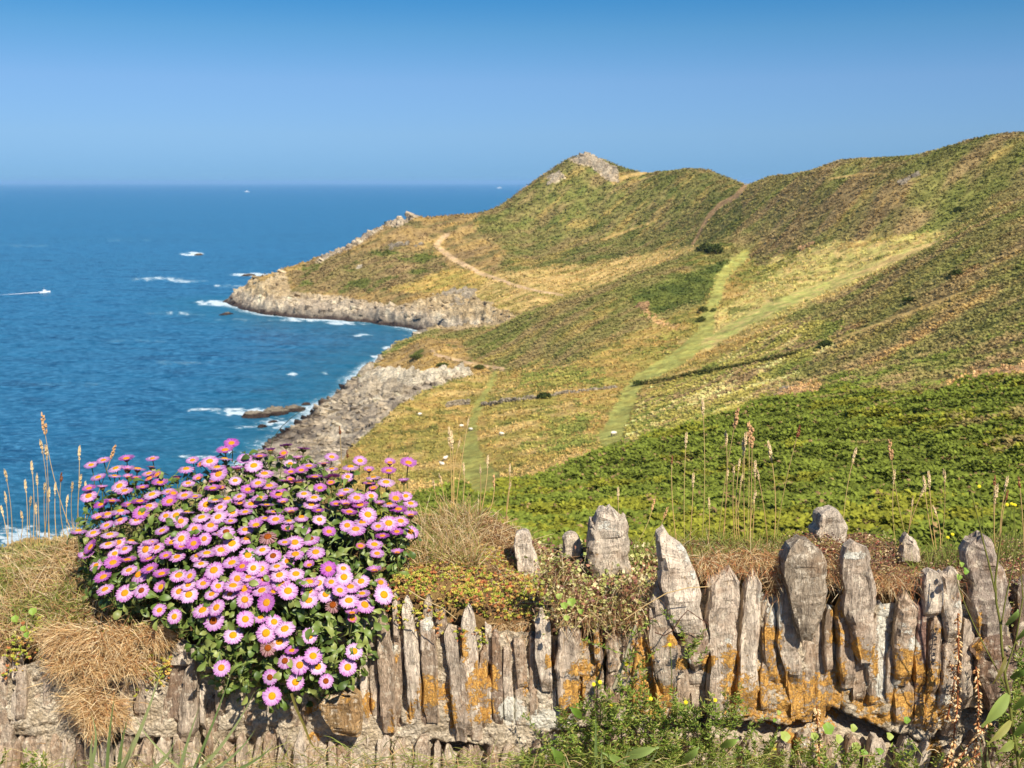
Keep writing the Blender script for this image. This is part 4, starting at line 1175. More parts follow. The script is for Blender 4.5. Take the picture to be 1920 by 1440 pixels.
def stalk_mesh(seed):
    r = np.random.default_rng(seed); V, F, Cc = [], [], []
    dirx = r.uniform(-0.012, 0.012)
    n = 5
    for i in range(n + 1):
        t = i / n
        c = np.array([dirx * t * t, 0.006 * t * t, -0.006 - 0.055 * t])
        for j in range(5):
            a = 2 * math.pi * j / 5
            V.append(c + 0.00125 * np.array([math.cos(a), math.sin(a), 0])); Cc.append(lin(128,134,72) * 0.7)
    for i in range(n):
        for j in range(5):
            j2 = (j + 1) % 5; F.append((i * 5 + j, (i + 1) * 5 + j, (i + 1) * 5 + j2, i * 5 + j2))
    return raw_mesh('stalk', np.array(V), np.array(F), np.array(Cc), MAT_GREEN, True)
STALK = [stalk_mesh(i) for i in range(4)]

FL = """434,831,p 422,844,p 286,860,s 284,876,p 349,879,s 421,860,y 407,876,y 466,885,s 441,901,y 332,897,p 279,888,s 255,896,p 240,895,p 224,911,y 234,920,s 192,915,p 166,930,o 285,927,y 316,922,y 366,931,s 387,946,y 330,966,y 351,960,y 311,967,s
244,947,s 202,964,s 185,971,s 189,946,p 200,985,s 175,999,y 206,1002,y 304,995,o 365,992,o 409,969,y 432,977,y 424,997,b 462,1010,o 435,1019,y 282,1017,s 234,1029,o 170,1026,s 162,1037,s 279,1047,s 242,1069,o 260,1077,o 194,1082,s 197,1105,o 234,1112,o 265,1107,b
370,1042,o 377,1057,y 415,1031,y 435,1055,y 401,1069,o 465,1041,y 466,1081,o 381,1094,o 356,1080,y 335,1079,s 397,1114,o 431,1114,y 460,960,s 449,931,s 425,935,s 450,944,s 471,945,s 147,995,s 210,940,s 265,962,s 475,1065,y
536,836,p 507,845,p 569,842,p 487,856,p 527,860,p 559,860,p 622,857,s 579,874,s 607,870,p 565,882,s 622,895,s 652,894,y 657,875,s 692,882,p 700,895,y 724,904,y 692,907,p 649,919,y 696,930,y 669,934,o 730,945,o 742,935,p 747,955,p 505,911,o 570,926,y 584,946,y 531,942,s 487,934,y 515,960,y 500,947,s 546,960,s
542,977,y 517,974,s 599,974,y 569,994,y 502,1006,b 581,1010,b 534,1017,y 492,1031,y 592,1035,o 512,1042,b 519,1062,y 489,1067,y 555,1076,y 527,1094,y 491,1107,o 539,992,s 651,985,o 667,992,o 680,979,s 709,987,y 729,981,y 751,977,o 744,997,p 717,1005,p 770,997,o 770,944,s 770,967,s 745,1037,p
644,1066,y 645,1082,y 677,1090,y 702,1071,s 714,1092,o 720,1115,y 637,1107,y 611,1114,y 675,947,p 299,1144,y 327,1156,y 459,1124,o 380,1144,o 406,1139,o 400,1164,b 460,1161,y 437,1191,y 415,1252,o 579,1126,y 654,1126,y 684,1134,o 624,1134,b 489,1156,y 514,1166,y 534,1179,y 499,1187,y 524,1204,y 581,1192,y
502,1215,b 587,1230,y 664,1221,y 652,1251,y 534,1239,b 562,1247,o 596,1250,y 611,1277,b 554,1279,y 506,1270,b 510,1305,y 547,1220,p 640,930,p 590,895,p 545,885,s 465,918,s 262,940,p 318,940,s 300,905,p 340,1010,s 225,975,s 480,985,s 560,905,p 630,945,p 655,960,p 690,965,s 712,945,p 600,915,s 410,1000,s 445,1085,s 500,1130,s 395,985,o 180,1060,s 212,1055,s 580,1060,p 660,1150,p"""
def daisy_y(px, py):
    base = np.interp(py, [820, 900, 1000, 1100, 1200, 1320], [2.40, 2.30, 2.14, 2.04, 1.99, 1.99])
    edge = abs(px - 470) / 320.0
    return base + 0.06 * edge ** 2.5
daisy = empty('seaside_daisy', (*at(470, 1100, 2.2)[:2], float(at(470, 1100, 2.2)[2])), 'big mound of pink seaside daisies with yellow centres spilling over the wall', 'flowering plant')
DP = Vector(daisy.location)
def put(name, me, loc, nrm, spin, sc, parent, base=None):
    o = bpy.data.objects.new(name, me)
    scene.collection.objects.link(o)
    if parent is daisy:
        o.location = Vector(loc) - (base if base is not None else DP)
        z = Vector(nrm).normalized()
        qq = z.to_track_quat('Z', 'Y')
        o.rotation_mode = 'QUATERNION'
        o.rotation_quaternion = qq @ Matrix.Rotation(spin, 3, 'Z').to_quaternion()
        o.scale = (sc,) * 3
    o.parent = parent
    return o
flowers = []
_r = random.Random(5)
_pts = [tuple(map(float, t.split(',')[:2])) for t in FL.split()]
for _ in range(900):
    qx, qy = _r.uniform(160, 770), _r.uniform(860, 1120)
    if abs(qx - 470) / 320 + (qy - 860) / 900 > 1.05: continue
    if min(math.hypot(qx - a, (qy - b) * 1.4) for a, b in _pts) > 19 and len(_pts) < 282 and not (600 < qx < 700 and 1000 < qy < 1060):
        _pts.append((qx, qy)); FL += ' %d,%d,%s' % (qx, qy, _r.choice('sspyo'))
for tok in FL.split():
    a_, b_, k_ = tok.split(','); px_, py_ = float(a_), float(b_)
    tilt = np.interp(py_, [840, 900, 960, 1040, 1120, 1200, 1300], [8, 11, 17, 25, 36, 45, 50])
    if k_ == 'p': tilt -= 12
    if k_ == 's': tilt -= 4
    tilt = math.radians(tilt + random.gauss(0, 14))
    azm = math.radians((px_ - 470) / 320 * 30 + random.gauss(0, 14))
    nrm = (math.sin(tilt) * math.sin(azm), -math.sin(tilt) * math.cos(azm), math.cos(tilt))
    loc = at(px_, py_, daisy_y(px_, py_) + random.uniform(-.012, .012))
    pet = {'p': (4, 5, 7), 's': (2, 3, 0, 7, 4), 'y': (0, 1, 1, 2), 'o': (0, 2, 3, 6), 'b': (3, 6, 8)}[k_]
    dm = {'p': 1, 's': random.choice((0, 1)), 'y': 0, 'o': 1, 'b': 2}[k_]
    sc = random.uniform(0.76, 1.10)
    f = put('flower', PET[random.choice(pet)], loc, nrm, random.uniform(0, 6.28), sc, daisy)
    put('disc', DISCM[dm], None, None, 0, 1, f); put('stalk', STALK[random.randrange(4)], None, None, 0, 1, f)
    flowers.append((px_, py_, loc, nrm))
for (px_, py_) in ((377,870),(280,897),(325,925),(340,932),(400,902),(295,890),(676,1024),(581,1091),(620,905),(545,900),(700,915),(415,915),(660,1160),(532,850)):
    loc = at(px_, py_, daisy_y(px_, py_))
    tilt = math.radians(random.uniform(5, 40)); az_ = random.uniform(-1, 1)
    f = put('bud', PET[9], loc, (math.sin(tilt) * math.sin(az_), -math.sin(tilt) * math.cos(az_), math.cos(tilt)), 0, 0.85, daisy)
    put('disc', DISCM[1], None, None, 0, 0.9, f); put('stalk', STALK[random.randrange(4)], None, None, 0, 1, f)

# leaves: spoon shaped, fleshy
def leaf_mesh(seed):
    r = np.random.default_rng(seed); prof = [(0, .10), (.25, .22), (.5, .62), (.75, 1.0), (.92, .72), (1.0, .12)]
    Ln, Wd = 0.034 * r.uniform(.85, 1.15), 0.0075 * r.uniform(.85, 1.2); bend = r.uniform(0.1, 0.7)
    V, F, Cc = [], [], []
    for t, w in prof:
        ang_ = bend * t; x_ = Ln * t * math.cos(ang_ * .6); z_ = Ln * 0.35 * math.sin(t * 2.6) - Ln * 0.3 * bend * t * t
        for sgn in (-1, 0, 1):
            V.append((x_, sgn * Wd * w, z_ + abs(sgn) * Wd * w * 0.35)); Cc.append((1, 1, 1))
    for i in range(len(prof) - 1):
        for j in range(2):
            k = i * 3 + j; F.append((k, k + 1, k + 4, k + 3))
    return np.array(V), np.array(F)
LM = [leaf_mesh(i) for i in range(6)]
LEAFC = [lin(128,146,70) * .72, lin(106,130,54) * .7, lin(152,162,84) * .72, lin(88,110,46) * .66]
LMO = []
for i in range(6):
    for c in range(2):
        LMO.append(raw_mesh('leaf', LM[i][0], LM[i][1], np.ones((len(LM[i][0]), 3)) * LEAFC[(i + c) % 4], MAT_LEAF, True))
OUT = [(150,1000),(170,935),(230,905),(290,880),(360,885),(420,855),(500,850),(570,855),(640,880),(715,905),(765,945),(780,985),(765,1030),(735,1070),(742,1125),(720,1150),(700,1200),(680,1250),(640,1285),(580,1300),(520,1305),(460,1290),(400,1265),(370,1210),(320,1170),(270,1140),(200,1130),(165,1085)]
def in_out(px, py): return bool(inside(np.array([px]), np.array([py]), OUT)[0])
nleaf = 0; SV, SF, SC = [], [], []; k0 = 0
tries = 0
while nleaf < 3900:
    px_, py_ = random.uniform(140, 790), random.uniform(850, 1310)
    if not in_out(px_, py_): continue
    deep = random.uniform(0.012, 0.11)
    if nleaf < 300: deep = random.uniform(0.006, 0.03)
    edge_in = 1.0
    loc = at(px_, py_ + deep * 200, daisy_y(px_, py_) + deep)
    tilt = np.interp(py_, [850, 1000, 1300], [0.3, 0.9, 1.4]); azm = (px_ - 470) / 320 * 0.8 + random.gauss(0, .7)
    nrm = Vector((math.sin(tilt) * math.sin(azm), -math.sin(tilt) * math.cos(azm), math.cos(tilt) + 0.2)) + Vector([random.gauss(0, .45) for _ in range(3)])
    zq = nrm.normalized().to_track_quat('Z', 'Y')
    spin = random.uniform(0, 6.28)
    if nleaf < 300:
        put('leaf', random.choice(LMO), loc, nrm, spin, random.uniform(.65, 1.0), daisy)
    else:
        Rm = np.array((zq @ Matrix.Rotation(spin, 3, 'Z').to_quaternion()).to_matrix())
        v_, f_ = LM[nleaf % 6]
        SV.append((v_ * random.uniform(.6, 1.0)) @ Rm.T + loc); SF.append(f_ + k0); k0 += len(v_)
        SC.append(np.ones((len(v_), 3)) * LEAFC[random.randrange(4)] * random.uniform(.8, 1.15))
    nleaf += 1
o = mesh_np('foliage', np.concatenate(SV) - np.array(DP), np.concatenate(SF), np.concatenate(SC), MAT_LEAF, True); o.parent = daisy; o['kind'] = 'stuff'
# dark core added behind the leaves, its colour standing in for shade inside
vs_, fs_ = [], []
nu, nv = 40, 24
for i in range(nv + 1):
    for j in range(nu):
        th = math.pi * i / nv; ph = 2 * math.pi * j / nu
        vs_.append((math.sin(th) * math.cos(ph), math.sin(th) * math.sin(ph), math.cos(th)))
vs_ = np.array(vs_)
nn_ = fbm3(vs_[:, 0] * 3, vs_[:, 1] * 3, vs_[:, 2] * 3, 431, 3)
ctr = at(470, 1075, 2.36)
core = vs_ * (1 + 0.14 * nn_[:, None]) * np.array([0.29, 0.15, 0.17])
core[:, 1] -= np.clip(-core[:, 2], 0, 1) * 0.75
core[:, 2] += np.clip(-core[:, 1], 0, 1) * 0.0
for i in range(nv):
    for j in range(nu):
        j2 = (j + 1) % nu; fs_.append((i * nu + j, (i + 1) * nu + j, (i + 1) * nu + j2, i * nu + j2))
o = mesh_np('dark_core', core + ctr - np.array(DP), np.array(fs_), np.ones((len(core), 3)) * lin(60,58,32) * .5, MAT_LEAF, True); o.parent = daisy
# ------------------------------------------------------------------ grasses, stonecrop and small plants of the wall
def blades(base, dirv, length, width, droop, col_b, col_t, seg=3, side=None):
    """ribbons: base (n,3), dirv (n,3) unit, length (n,), droop (n,) -> verts faces cols"""
    n = len(base)
    if side is None:
        side = rng.normal(0, 1, (n, 3))
    side = side - dirv * np.sum(side * dirv, 1, keepdims=True)
    side /= np.linalg.norm(side, axis=1, keepdims=True) + 1e-9
    V = np.empty((n, (seg + 1) * 2, 3)); Cc = np.empty((n, (seg + 1) * 2, 3))
    for i in range(seg + 1):
        t = i / seg
        c = base + dirv * (length * t)[:, None] + np.array([0, 0, -1.0]) * (droop * length * t * t)[:, None]
        w = width * (1 - 0.85 * t ** 1.5) * 0.5
        V[:, 2 * i] = c + side * w[:, None]; V[:, 2 * i + 1] = c - side * w[:, None]
        cc = col_b * (1 - t) + col_t * t
        Cc[:, 2 * i] = cc; Cc[:, 2 * i + 1] = cc
    k = np.arange(n)[:, None] * (seg + 1) * 2
    F = np.concatenate([np.stack([k[:, 0] + 2 * i, k[:, 0] + 2 * i + 1, k[:, 0] + 2 * i + 3, k[:, 0] + 2 * i + 2], 1) for i in range(seg)])
    return V.reshape(-1, 3), F, Cc.reshape(-1, 3)

def chips(base, size, cols, asp=0.6, up=0.5):
    """small folded leaves"""
    n = len(base)
    d = rng.normal(0, 1, (n, 3)); d[:, 2] = np.abs(d[:, 2]) * up; d /= np.linalg.norm(d, axis=1, keepdims=True)
    s = rng.normal(0, 1, (n, 3)); s -= d * np.sum(s * d, 1, keepdims=True); s /= np.linalg.norm(s, axis=1, keepdims=True)
    nn = np.cross(d, s)
    L_ = size[:, None]
    v = np.stack([base, base + d * L_ * .5 + s * L_ * asp * .5 + nn * L_ * .12, base + d * L_, base + d * L_ * .5 - s * L_ * asp * .5 + nn * L_ * .12], 1).reshape(-1, 3)
    k = np.arange(n) * 4
    return v, np.stack([k, k + 1, k + 2, k + 3], 1), np.repeat(cols, 4, 0)

def merge(parts):
    V, F, Cc, k = [], [], [], 0
    for v, f, c in parts:
        V.append(v); F.append(f + k); Cc.append(c); k += len(v)
    return np.concatenate(V), np.concatenate(F), np.concatenate(Cc)

def pal(n, cols, jit=0.15):
    cols = np.array(cols)
    return cols[rng.integers(0, len(cols), n)] * rng.uniform(1 - jit, 1 + jit, (n, 1))

def unit(v): return v / (np.linalg.norm(v, axis=1, keepdims=True) + 1e-9)

STR = [lin(226,198,146), lin(212,178,122), lin(236,214,170), lin(190,150,100)]
BRN = [lin(150,108,72), lin(128,88,60), lin(176,132,90), lin(112,80,62)]
GRN = [lin(146,156,72), lin(120,138,62), lin(170,172,88)]
def zone(n, px0, px1, v0, v1, powv=1.0):
    px = rng.uniform(px0, px1, n); v = v0 + (v1 - v0) * rng.random(n) ** powv
    x, y, z = mound_pt(px, v)
    return np.stack([x, y, z], 1), px, v

# left bank of dry grass
parts = []
b_, px_, v_ = zone(15000, -150, 330, 0.0, 1.0)
b_[:, 2] -= 0.004
dv = unit(np.stack([rng.normal(0, .55, len(b_)), rng.normal(-.35, .5, len(b_)), rng.uniform(.15, 1, len(b_))], 1))
ln = rng.gamma(4, 0.0125, len(b_)) * (0.7 + 0.5 * v_)
cshort = 0
gmix = (fbm(b_[:, 0] / .08, b_[:, 1] / .08, 501, 3) > 0.12) & (rng.random(len(b_)) < 0.6)
cb = pal(len(b_), STR); cg = pal(len(b_), GRN); cc = np.where(gmix[:, None], cg, cb)
parts.append(blades(b_, dv, ln, np.full(len(b_), .0016), rng.uniform(0, .7, len(b_)), cc * .7, cc))
b_, _, _ = zone(5000, -150, 330, 0.0, 1.0)
parts.append(chips(b_ + np.array([0, 0, .006]), rng.uniform(.004, .010, len(b_)), pal(len(b_), GRN + BRN + [lin(206,190,120)])))
V, F, Cc = merge(parts)
tag(mesh_np('dry_grass', V, F, Cc, MAT_STRAW, False), 'dry golden grass bank on top of the wall left of the daisies', kind='stuff')

# straw tuft that droops over the face
n = 9000
lobes = [(110,1195,38,26),(165,1200,46,26),(230,1195,48,24),(290,1190,26,20),(120,1240,34,30),(180,1250,42,34),(240,1240,36,30),(160,1310,30,34),(205,1330,34,34),(170,1350,20,24)]
li = rng.integers(0, len(lobes), n); LBX = np.array(lobes, float)[li]
qx = LBX[:, 0] + rng.normal(0, .5, n) * LBX[:, 2]; qy = LBX[:, 1] + rng.normal(0, .5, n) * LBX[:, 3]
yy_ = YW - .035 - .035 * np.exp(-((qx - 180) / 80) ** 2) + rng.uniform(0, .02, n)
x, y, z = P(qx, qy, yy_)
b_ = np.stack([x, y, z], 1)
swirl = 3.4 * fbm(qx / 34, qy / 34, 521, 3) + (qx - 180) / 150
dv = unit(np.stack([np.sin(swirl) + rng.normal(0, .8, n), rng.normal(-.45, .4, n), -.1 + .35 * np.cos(swirl) + rng.normal(0, .6, n)], 1))
cb = pal(n, STR + STR + [lin(240,214,164), lin(206,156,104), lin(180,126,80)])
V, F, Cc = blades(b_, dv, rng.uniform(.012, .045, n), np.full(n, .0012), rng.uniform(-.3, .6, n), cb * .9, cb * 1.05)
o = tag(mesh_np('straw_tuft', V, F, Cc, MAT_STRAW, False), 'matted tuft of pale straw drooping down the wall face at the left', 'dry grass')

# centre: stonecrop in front, bleached grass and twigs behind
def rosettes(base, R, cols, k=9):
    n = len(base)
    B = np.repeat(base, k, 0); a = rng.uniform(0, 6.28, n * k); el = rng.uniform(.1, 1.3, n * k)
    d = np.stack([np.cos(a) * np.cos(el), np.sin(a) * np.cos(el), np.sin(el)], 1)
    nrm = unit(np.repeat(rng.normal(0, .35, (n, 3)) + np.array([0, -.5, .8]), k, 0))
    # tilt the rosette towards its own axis
    d = unit(d + nrm * 0.5)
    s = unit(np.cross(d, nrm + 1e-3)); up = np.cross(s, d)
    Ln = (np.repeat(R, k) * rng.uniform(.7, 1.1, n * k))[:, None]; W_ = Ln * .22
    p0 = B; p1 = B + d * Ln * .55 + s * W_; p2 = B + d * Ln; p3 = B + d * Ln * .55 - s * W_; p4 = B + d * Ln * .55 + up * W_ * .9
    V = np.stack([p0, p1, p2, p3, p4], 1).reshape(-1, 3)
    q_ = np.arange(n * k) * 5
    F = np.concatenate([np.stack(t_, 1) for t_ in ((q_, q_ + 1, q_ + 4), (q_ + 1, q_ + 2, q_ + 4), (q_ + 2, q_ + 3, q_ + 4), (q_ + 3, q_, q_ + 4))])
    return V, F, np.repeat(np.repeat(cols, k, 0) * rng.uniform(.85, 1.15, (n * k, 1)), 5, 0)
SED = [lin(186,186,74), lin(206,196,92), lin(158,170,66), lin(214,176,96), lin(200,132,84)]
b1, p1, v1 = zone(1500, 735, 1005, 0.0, 0.62)
keepm = fbm(b1[:, 0] / .05, b1[:, 1] / .05, 511, 3) > -0.25
b1 = b1[keepm] + np.array([0, -.002, .003])
# hanging strings of it between the stones, and on the left
ext = []
for (cx, cy, rx, ry, m) in ((745,1150,22,40,60),(790,1160,12,40,34),(818,1150,14,44,44),(862,1190,10,20,12),(900,1195,10,22,16),(300,1215,14,30,40),(290,1262,26,34,70),(315,1250,10,20,18),(280,1180,20,14,30),(48,1210,28,30,40),(30,1235,22,22,24),(70,1180,20,16,22),(12,1260,12,12,10),(775,1090,40,20,60),(900,1105,90,30,160),(1010,1120,16,24,20)):
    for _ in range(m):
        ax_, ay_ = random.gauss(cx, rx * .6), random.gauss(cy, ry * .5)
        ext.append(at(ax_, ay_, YW - .022 + random.uniform(-.008, .012)))
b1 = np.concatenate([b1, np.array(ext)])
V, F, Cc = rosettes(b1, rng.uniform(.005, .0085, len(b1)), pal(len(b1), SED))
tag(mesh_np('stonecrop', V, F, Cc, MAT_GREEN, False), 'yellow green stonecrop rosettes spreading over the wall top beside the daisies', kind='stuff')
parts = []
b_, px_, v_ = zone(7000, 745, 1010, 0.25, 1.0, .8)
dv = unit(np.stack([rng.normal(0, .8, len(b_)), rng.normal(-.2, .6, len(b_)), rng.uniform(0, 1, len(b_))], 1))
cc = pal(len(b_), BRN + STR + STR)
parts.append(blades(b_, dv, rng.gamma(4, .008, len(b_)), np.full(len(b_), .0013), rng.uniform(0, .8, len(b_)), cc * .7, cc))
b_, px_, v_ = zone(2600, 780, 900, 0.35, 1.0)
dv = unit(np.stack([rng.normal(-.1, .5, len(b_)), rng.normal(-.1, .4, len(b_)), rng.uniform(.4, 1, len(b_))], 1))
cc = pal(len(b_), STR + GRN + STR)
parts.append(blades(b_, dv, rng.uniform(.03, .09, len(b_)), np.full(len(b_), .0016), rng.uniform(0, .6, len(b_)), cc * .7, cc))
b_, px_, v_ = zone(2400, 740, 1010, 0.0, 1.0)
parts.append(chips(b_ + np.array([0, 0, .004]), rng.uniform(.004, .009, len(b_)), pal(len(b_), BRN + [lin(196,150,110), lin(170,150,90)])))
b_, px_, v_ = zone(1500, 930, 1010, 0.0, .25)
dv = unit(np.stack([rng.normal(-.1, .7, len(b_)), rng.normal(-.5, .3, len(b_)), rng.normal(-.3, .5, len(b_))], 1))
cc = pal(len(b_), STR + [lin(190,130,80)])
parts.append(blades(b_ + np.array([0, -.01, -.01]), dv, rng.uniform(.02, .06, len(b_)), np.full(len(b_), .0012), rng.uniform(0, .8, len(b_)), cc * .7, cc))
V, F, Cc = merge(parts)
tag(mesh_np('bleached_grass', V, F, Cc, MAT_STRAW, False), 'tangle of bleached grass and dead twigs on the wall top right of the daisies', kind='stuff')

# small creeping plants between the tall stones
parts = []
LF = [lin(206,200,130), lin(178,180,100), lin(222,206,160), lin(150,158,84), lin(140,96,84), lin(170,120,92)]
b_, px_, v_ = zone(6500, 1000, 1245, 0.0, 1.0)
off = np.stack([rng.normal(0, .004, len(b_)), -np.abs(rng.normal(0, .012, len(b_))), rng.normal(.004, .008, len(b_))], 1)
parts.append(chips(b_ + off, rng.uniform(.005, .013, len(b_)), pal(len(b_), LF), .85))
b_, px_, v_ = zone(5000, 1000, 1260, 0.0, 1.0)
dv = unit(np.stack([rng.normal(0, .9, len(b_)), rng.normal(-.4, .5, len(b_)), rng.normal(.2, .6, len(b_))], 1))
cc = pal(len(b_), BRN + STR)
parts.append(blades(b_, dv, rng.uniform(.01, .05, len(b_)), np.full(len(b_), .0012), rng.uniform(0, .8, len(b_)), cc * .8, cc))
# leaves spilling over the lip
for (cx, cy, rx, ry, m) in ((1090,1150,60,30,900),(1170,1160,50,30,500),(1050,1080,50,40,500),(1180,1110,40,40,400),(1265,1135,14,24,60)):
    q_ = np.array([at(random.gauss(cx, rx * .5), random.gauss(cy, ry * .5), YW - random.uniform(.0, .03)) for _ in range(m)])
    parts.append(chips(q_, rng.uniform(.005, .012, m), pal(m, LF), .85))
    dv = unit(rng.normal(0, 1, (m, 3)) + np.array([0, -.3, -.2])); cc = pal(m, BRN + STR)
    parts.append(blades(q_, dv, rng.uniform(.01, .045, m), np.full(m, .0011), rng.uniform(0, .6, m), cc * .8, cc))
V, F, Cc = merge(parts)
tag(mesh_np('creeping_leaves', V, F, Cc, MAT_GREEN, False), 'small cream green and brown creeping leaves between the tall stones', kind='stuff')

parts = []
b_, px_, v_ = zone(7500, 1240, 1480, 0.0, 1.0)
dv = unit(np.stack([rng.normal(0, .7, len(b_)), rng.normal(-.3, .5, len(b_)), rng.uniform(-.1, 1, len(b_))], 1))
gm = rng.random(len(b_)) < .18
cc = np.where(gm[:, None], pal(len(b_), GRN), pal(len(b_), STR + BRN + [lin(206,150,96)]))
parts.append(blades(b_, dv, rng.gamma(4, .0085, len(b_)), np.full(len(b_), .0013), rng.uniform(0, .8, len(b_)), cc * .7, cc))
b_, px_, v_ = zone(900, 1150, 1480, 0.6, 1.0)
dv = unit(np.stack([rng.normal(0, .4, len(b_)), rng.normal(0, .3, len(b_)), rng.uniform(.5, 1, len(b_))], 1))
cc = pal(len(b_), GRN)
parts.append(blades(b_, dv, rng.uniform(.03, .08, len(b_)), np.full(len(b_), .0015), rng.uniform(0, .7, len(b_)), cc * .7, cc))
for (cx, cy, rx, ry, m) in ((1400,1052,60,22,700),(1452,1082,18,34,360),(1680,1088,70,20,700),(1562,1070,18,36,300),(1330,1060,22,30,260),(1795,1095,30,24,240)):
    q_ = np.array([at(random.gauss(cx, rx * .5), random.gauss(cy, ry * .5), YW - random.uniform(.0, .02)) for _ in range(m)])
    dv = unit(rng.normal(0, 1, (m, 3)) + np.array([0, -.3, 0])); cc = pal(m, STR + [lin(206,140,90), lin(170,106,70)])
    parts.append(blades(q_, dv, rng.uniform(.01, .045, m), np.full(m, .0011), rng.uniform(0, .6, m), cc * .8, cc))
V, F, Cc = merge(parts)
tag(mesh_np('straw_mat', V, F, Cc, MAT_STRAW, False), 'reddish dry straw lying on the wall top between the leaning slates', kind='stuff')

parts = []
THY = [lin(122,88,74), lin(150,112,84), lin(98,74,64), lin(170,146,94), lin(140,142,78), lin(206,180,140), lin(150,84,66)]
b_, px_, v_ = zone(11000, 1480, 2150, 0.0, 1.0)
off = np.stack([rng.normal(0, .003, len(b_)), rng.normal(-.004, .006, len(b_)), np.abs(rng.normal(0, .009, len(b_)))], 1)
parts.append(chips(b_ + off, rng.uniform(.003, .008, len(b_)), pal(len(b_), THY), .7))
b_, px_, v_ = zone(8000, 1480, 2150, 0.0, 1.0)
dv = unit(np.stack([rng.normal(0, .8, len(b_)), rng.normal(-.3, .5, len(b_)), rng.uniform(-.1, .8, len(b_))], 1))
cc = pal(len(b_), THY + STR[:2])
parts.append(blades(b_, dv, rng.uniform(.008, .035, len(b_)), np.full(len(b_), .0012), rng.uniform(0, .6, len(b_)), cc * .8, cc))
b_, px_, v_ = zone(900, 1700, 1950, 0.55, 1.0)
dv = unit(np.stack([rng.normal(0, .35, len(b_)), rng.normal(0, .3, len(b_)), rng.uniform(.5, 1, len(b_))], 1)); cc = pal(len(b_), GRN)
parts.append(blades(b_, dv, rng.uniform(.03, .07, len(b_)), np.full(len(b_), .0013), rng.uniform(0, .5, len(b_)), cc * .7, cc))
for (cx, cy, rx, ry, m) in ((1885,1090,40,60,500),(1905,1150,20,50,200),(1800,1100,24,20,160),(1540,1040,20,30,200),(1660,1040,30,40,400)):
    q_ = np.array([at(random.gauss(cx, rx * .5), random.gauss(cy, ry * .5), YW - random.uniform(-.01, .02)) for _ in range(m)])
    parts.append(chips(q_, rng.uniform(.003, .008, m), pal(m, THY), .7))
V, F, Cc = merge(parts)
tag(mesh_np('creeping_thyme', V, F, Cc, MAT_STRAW, False), 'brown and purple matted thyme over the wall top at the right', kind='stuff')

# ------------------------------------------------------------------ seeding grasses that stand above the wall
def seed_head(seed, L_=0.030, W_=0.0035, c=lin(228,202,154)):
    r = np.random.default_rng(seed); n = 44
    t = np.sort(r.random(n)); a = r.uniform(0, 6.28, n)
    env = np.sin(np.clip(t * 1.05 + .04, 0, 1) * math.pi) ** .6
    b = np.stack([np.cos(a) * W_ * .25 * env, np.sin(a) * W_ * .25 * env, t * L_], 1)
    d = unit(np.stack([np.cos(a) * .35, np.sin(a) * .35, np.ones(n)], 1))
    s = unit(np.cross(d, np.stack([np.cos(a), np.sin(a), np.zeros(n)], 1)))
    nn = np.cross(d, s)
    ln = (L_ * .17 * (1.1 - .4 * t))[:, None]; w = (W_ * .42 * env)[:, None]
    V = np.stack([b, b + d * ln * .45 + s * w, b + d * ln, b + d * ln * .45 - s * w, b + d * ln * .45 + nn * w, b + d * ln * .45 - nn * w], 1).reshape(-1, 3)
    q_ = np.arange(n) * 6
    F = np.concatenate([np.stack(f_, 1) for f_ in ((q_, q_ + 1, q_ + 4), (q_ + 1, q_ + 2, q_ + 4), (q_ + 2, q_ + 3, q_ + 4), (q_ + 3, q_, q_ + 4), (q_, q_ + 5, q_ + 1), (q_ + 1, q_ + 5, q_ + 2), (q_ + 2, q_ + 5, q_ + 3), (q_ + 3, q_ + 5, q_))])
    cc = np.repeat(c[None] * r.uniform(.8, 1.15, (n, 1)), 6, 0)
    return raw_mesh('seed_head', V, F, cc, MAT_STRAW, False)
HEADS = [seed_head(i) for i in range(4)] + [seed_head(9, .036, .0048, lin(222,176,124)), seed_head(10, .028, .0042, lin(150,92,62)), seed_head(11, .022, .003, lin(230,204,156))]
def tube(pts, r0, r1, col, ns=4, parent=None, name='stem', mat=None, colt=None):
    pts = np.asarray(pts); n = len(pts)
    tg = np.gradient(pts, axis=0); tg = unit(tg)
    ref = np.array([0.31, 0.95, 0.1]); s = unit(np.cross(tg, ref)); u = np.cross(s, tg)
    V, Cc = [], []
    for i in range(n):
        t = i / (n - 1); r = r0 + (r1 - r0) * t
        for j in range(ns):
            a = 2 * math.pi * j / ns
            V.append(pts[i] + (s[i] * math.cos(a) + u[i] * math.sin(a)) * r); Cc.append(col if colt is None else col * (1 - t) + colt * t)
    F = [(i * ns + j, i * ns + (j + 1) % ns, (i + 1) * ns + (j + 1) % ns, (i + 1) * ns + j) for i in range(n - 1) for j in range(ns)]
    V = np.array(V)
    if parent is not None: V = V - np.array(parent.location)
    o = mesh_np(name, V, np.array(F), np.array(Cc), mat or MAT_STRAW, True)
    if parent is not None: o.parent = parent
    return o
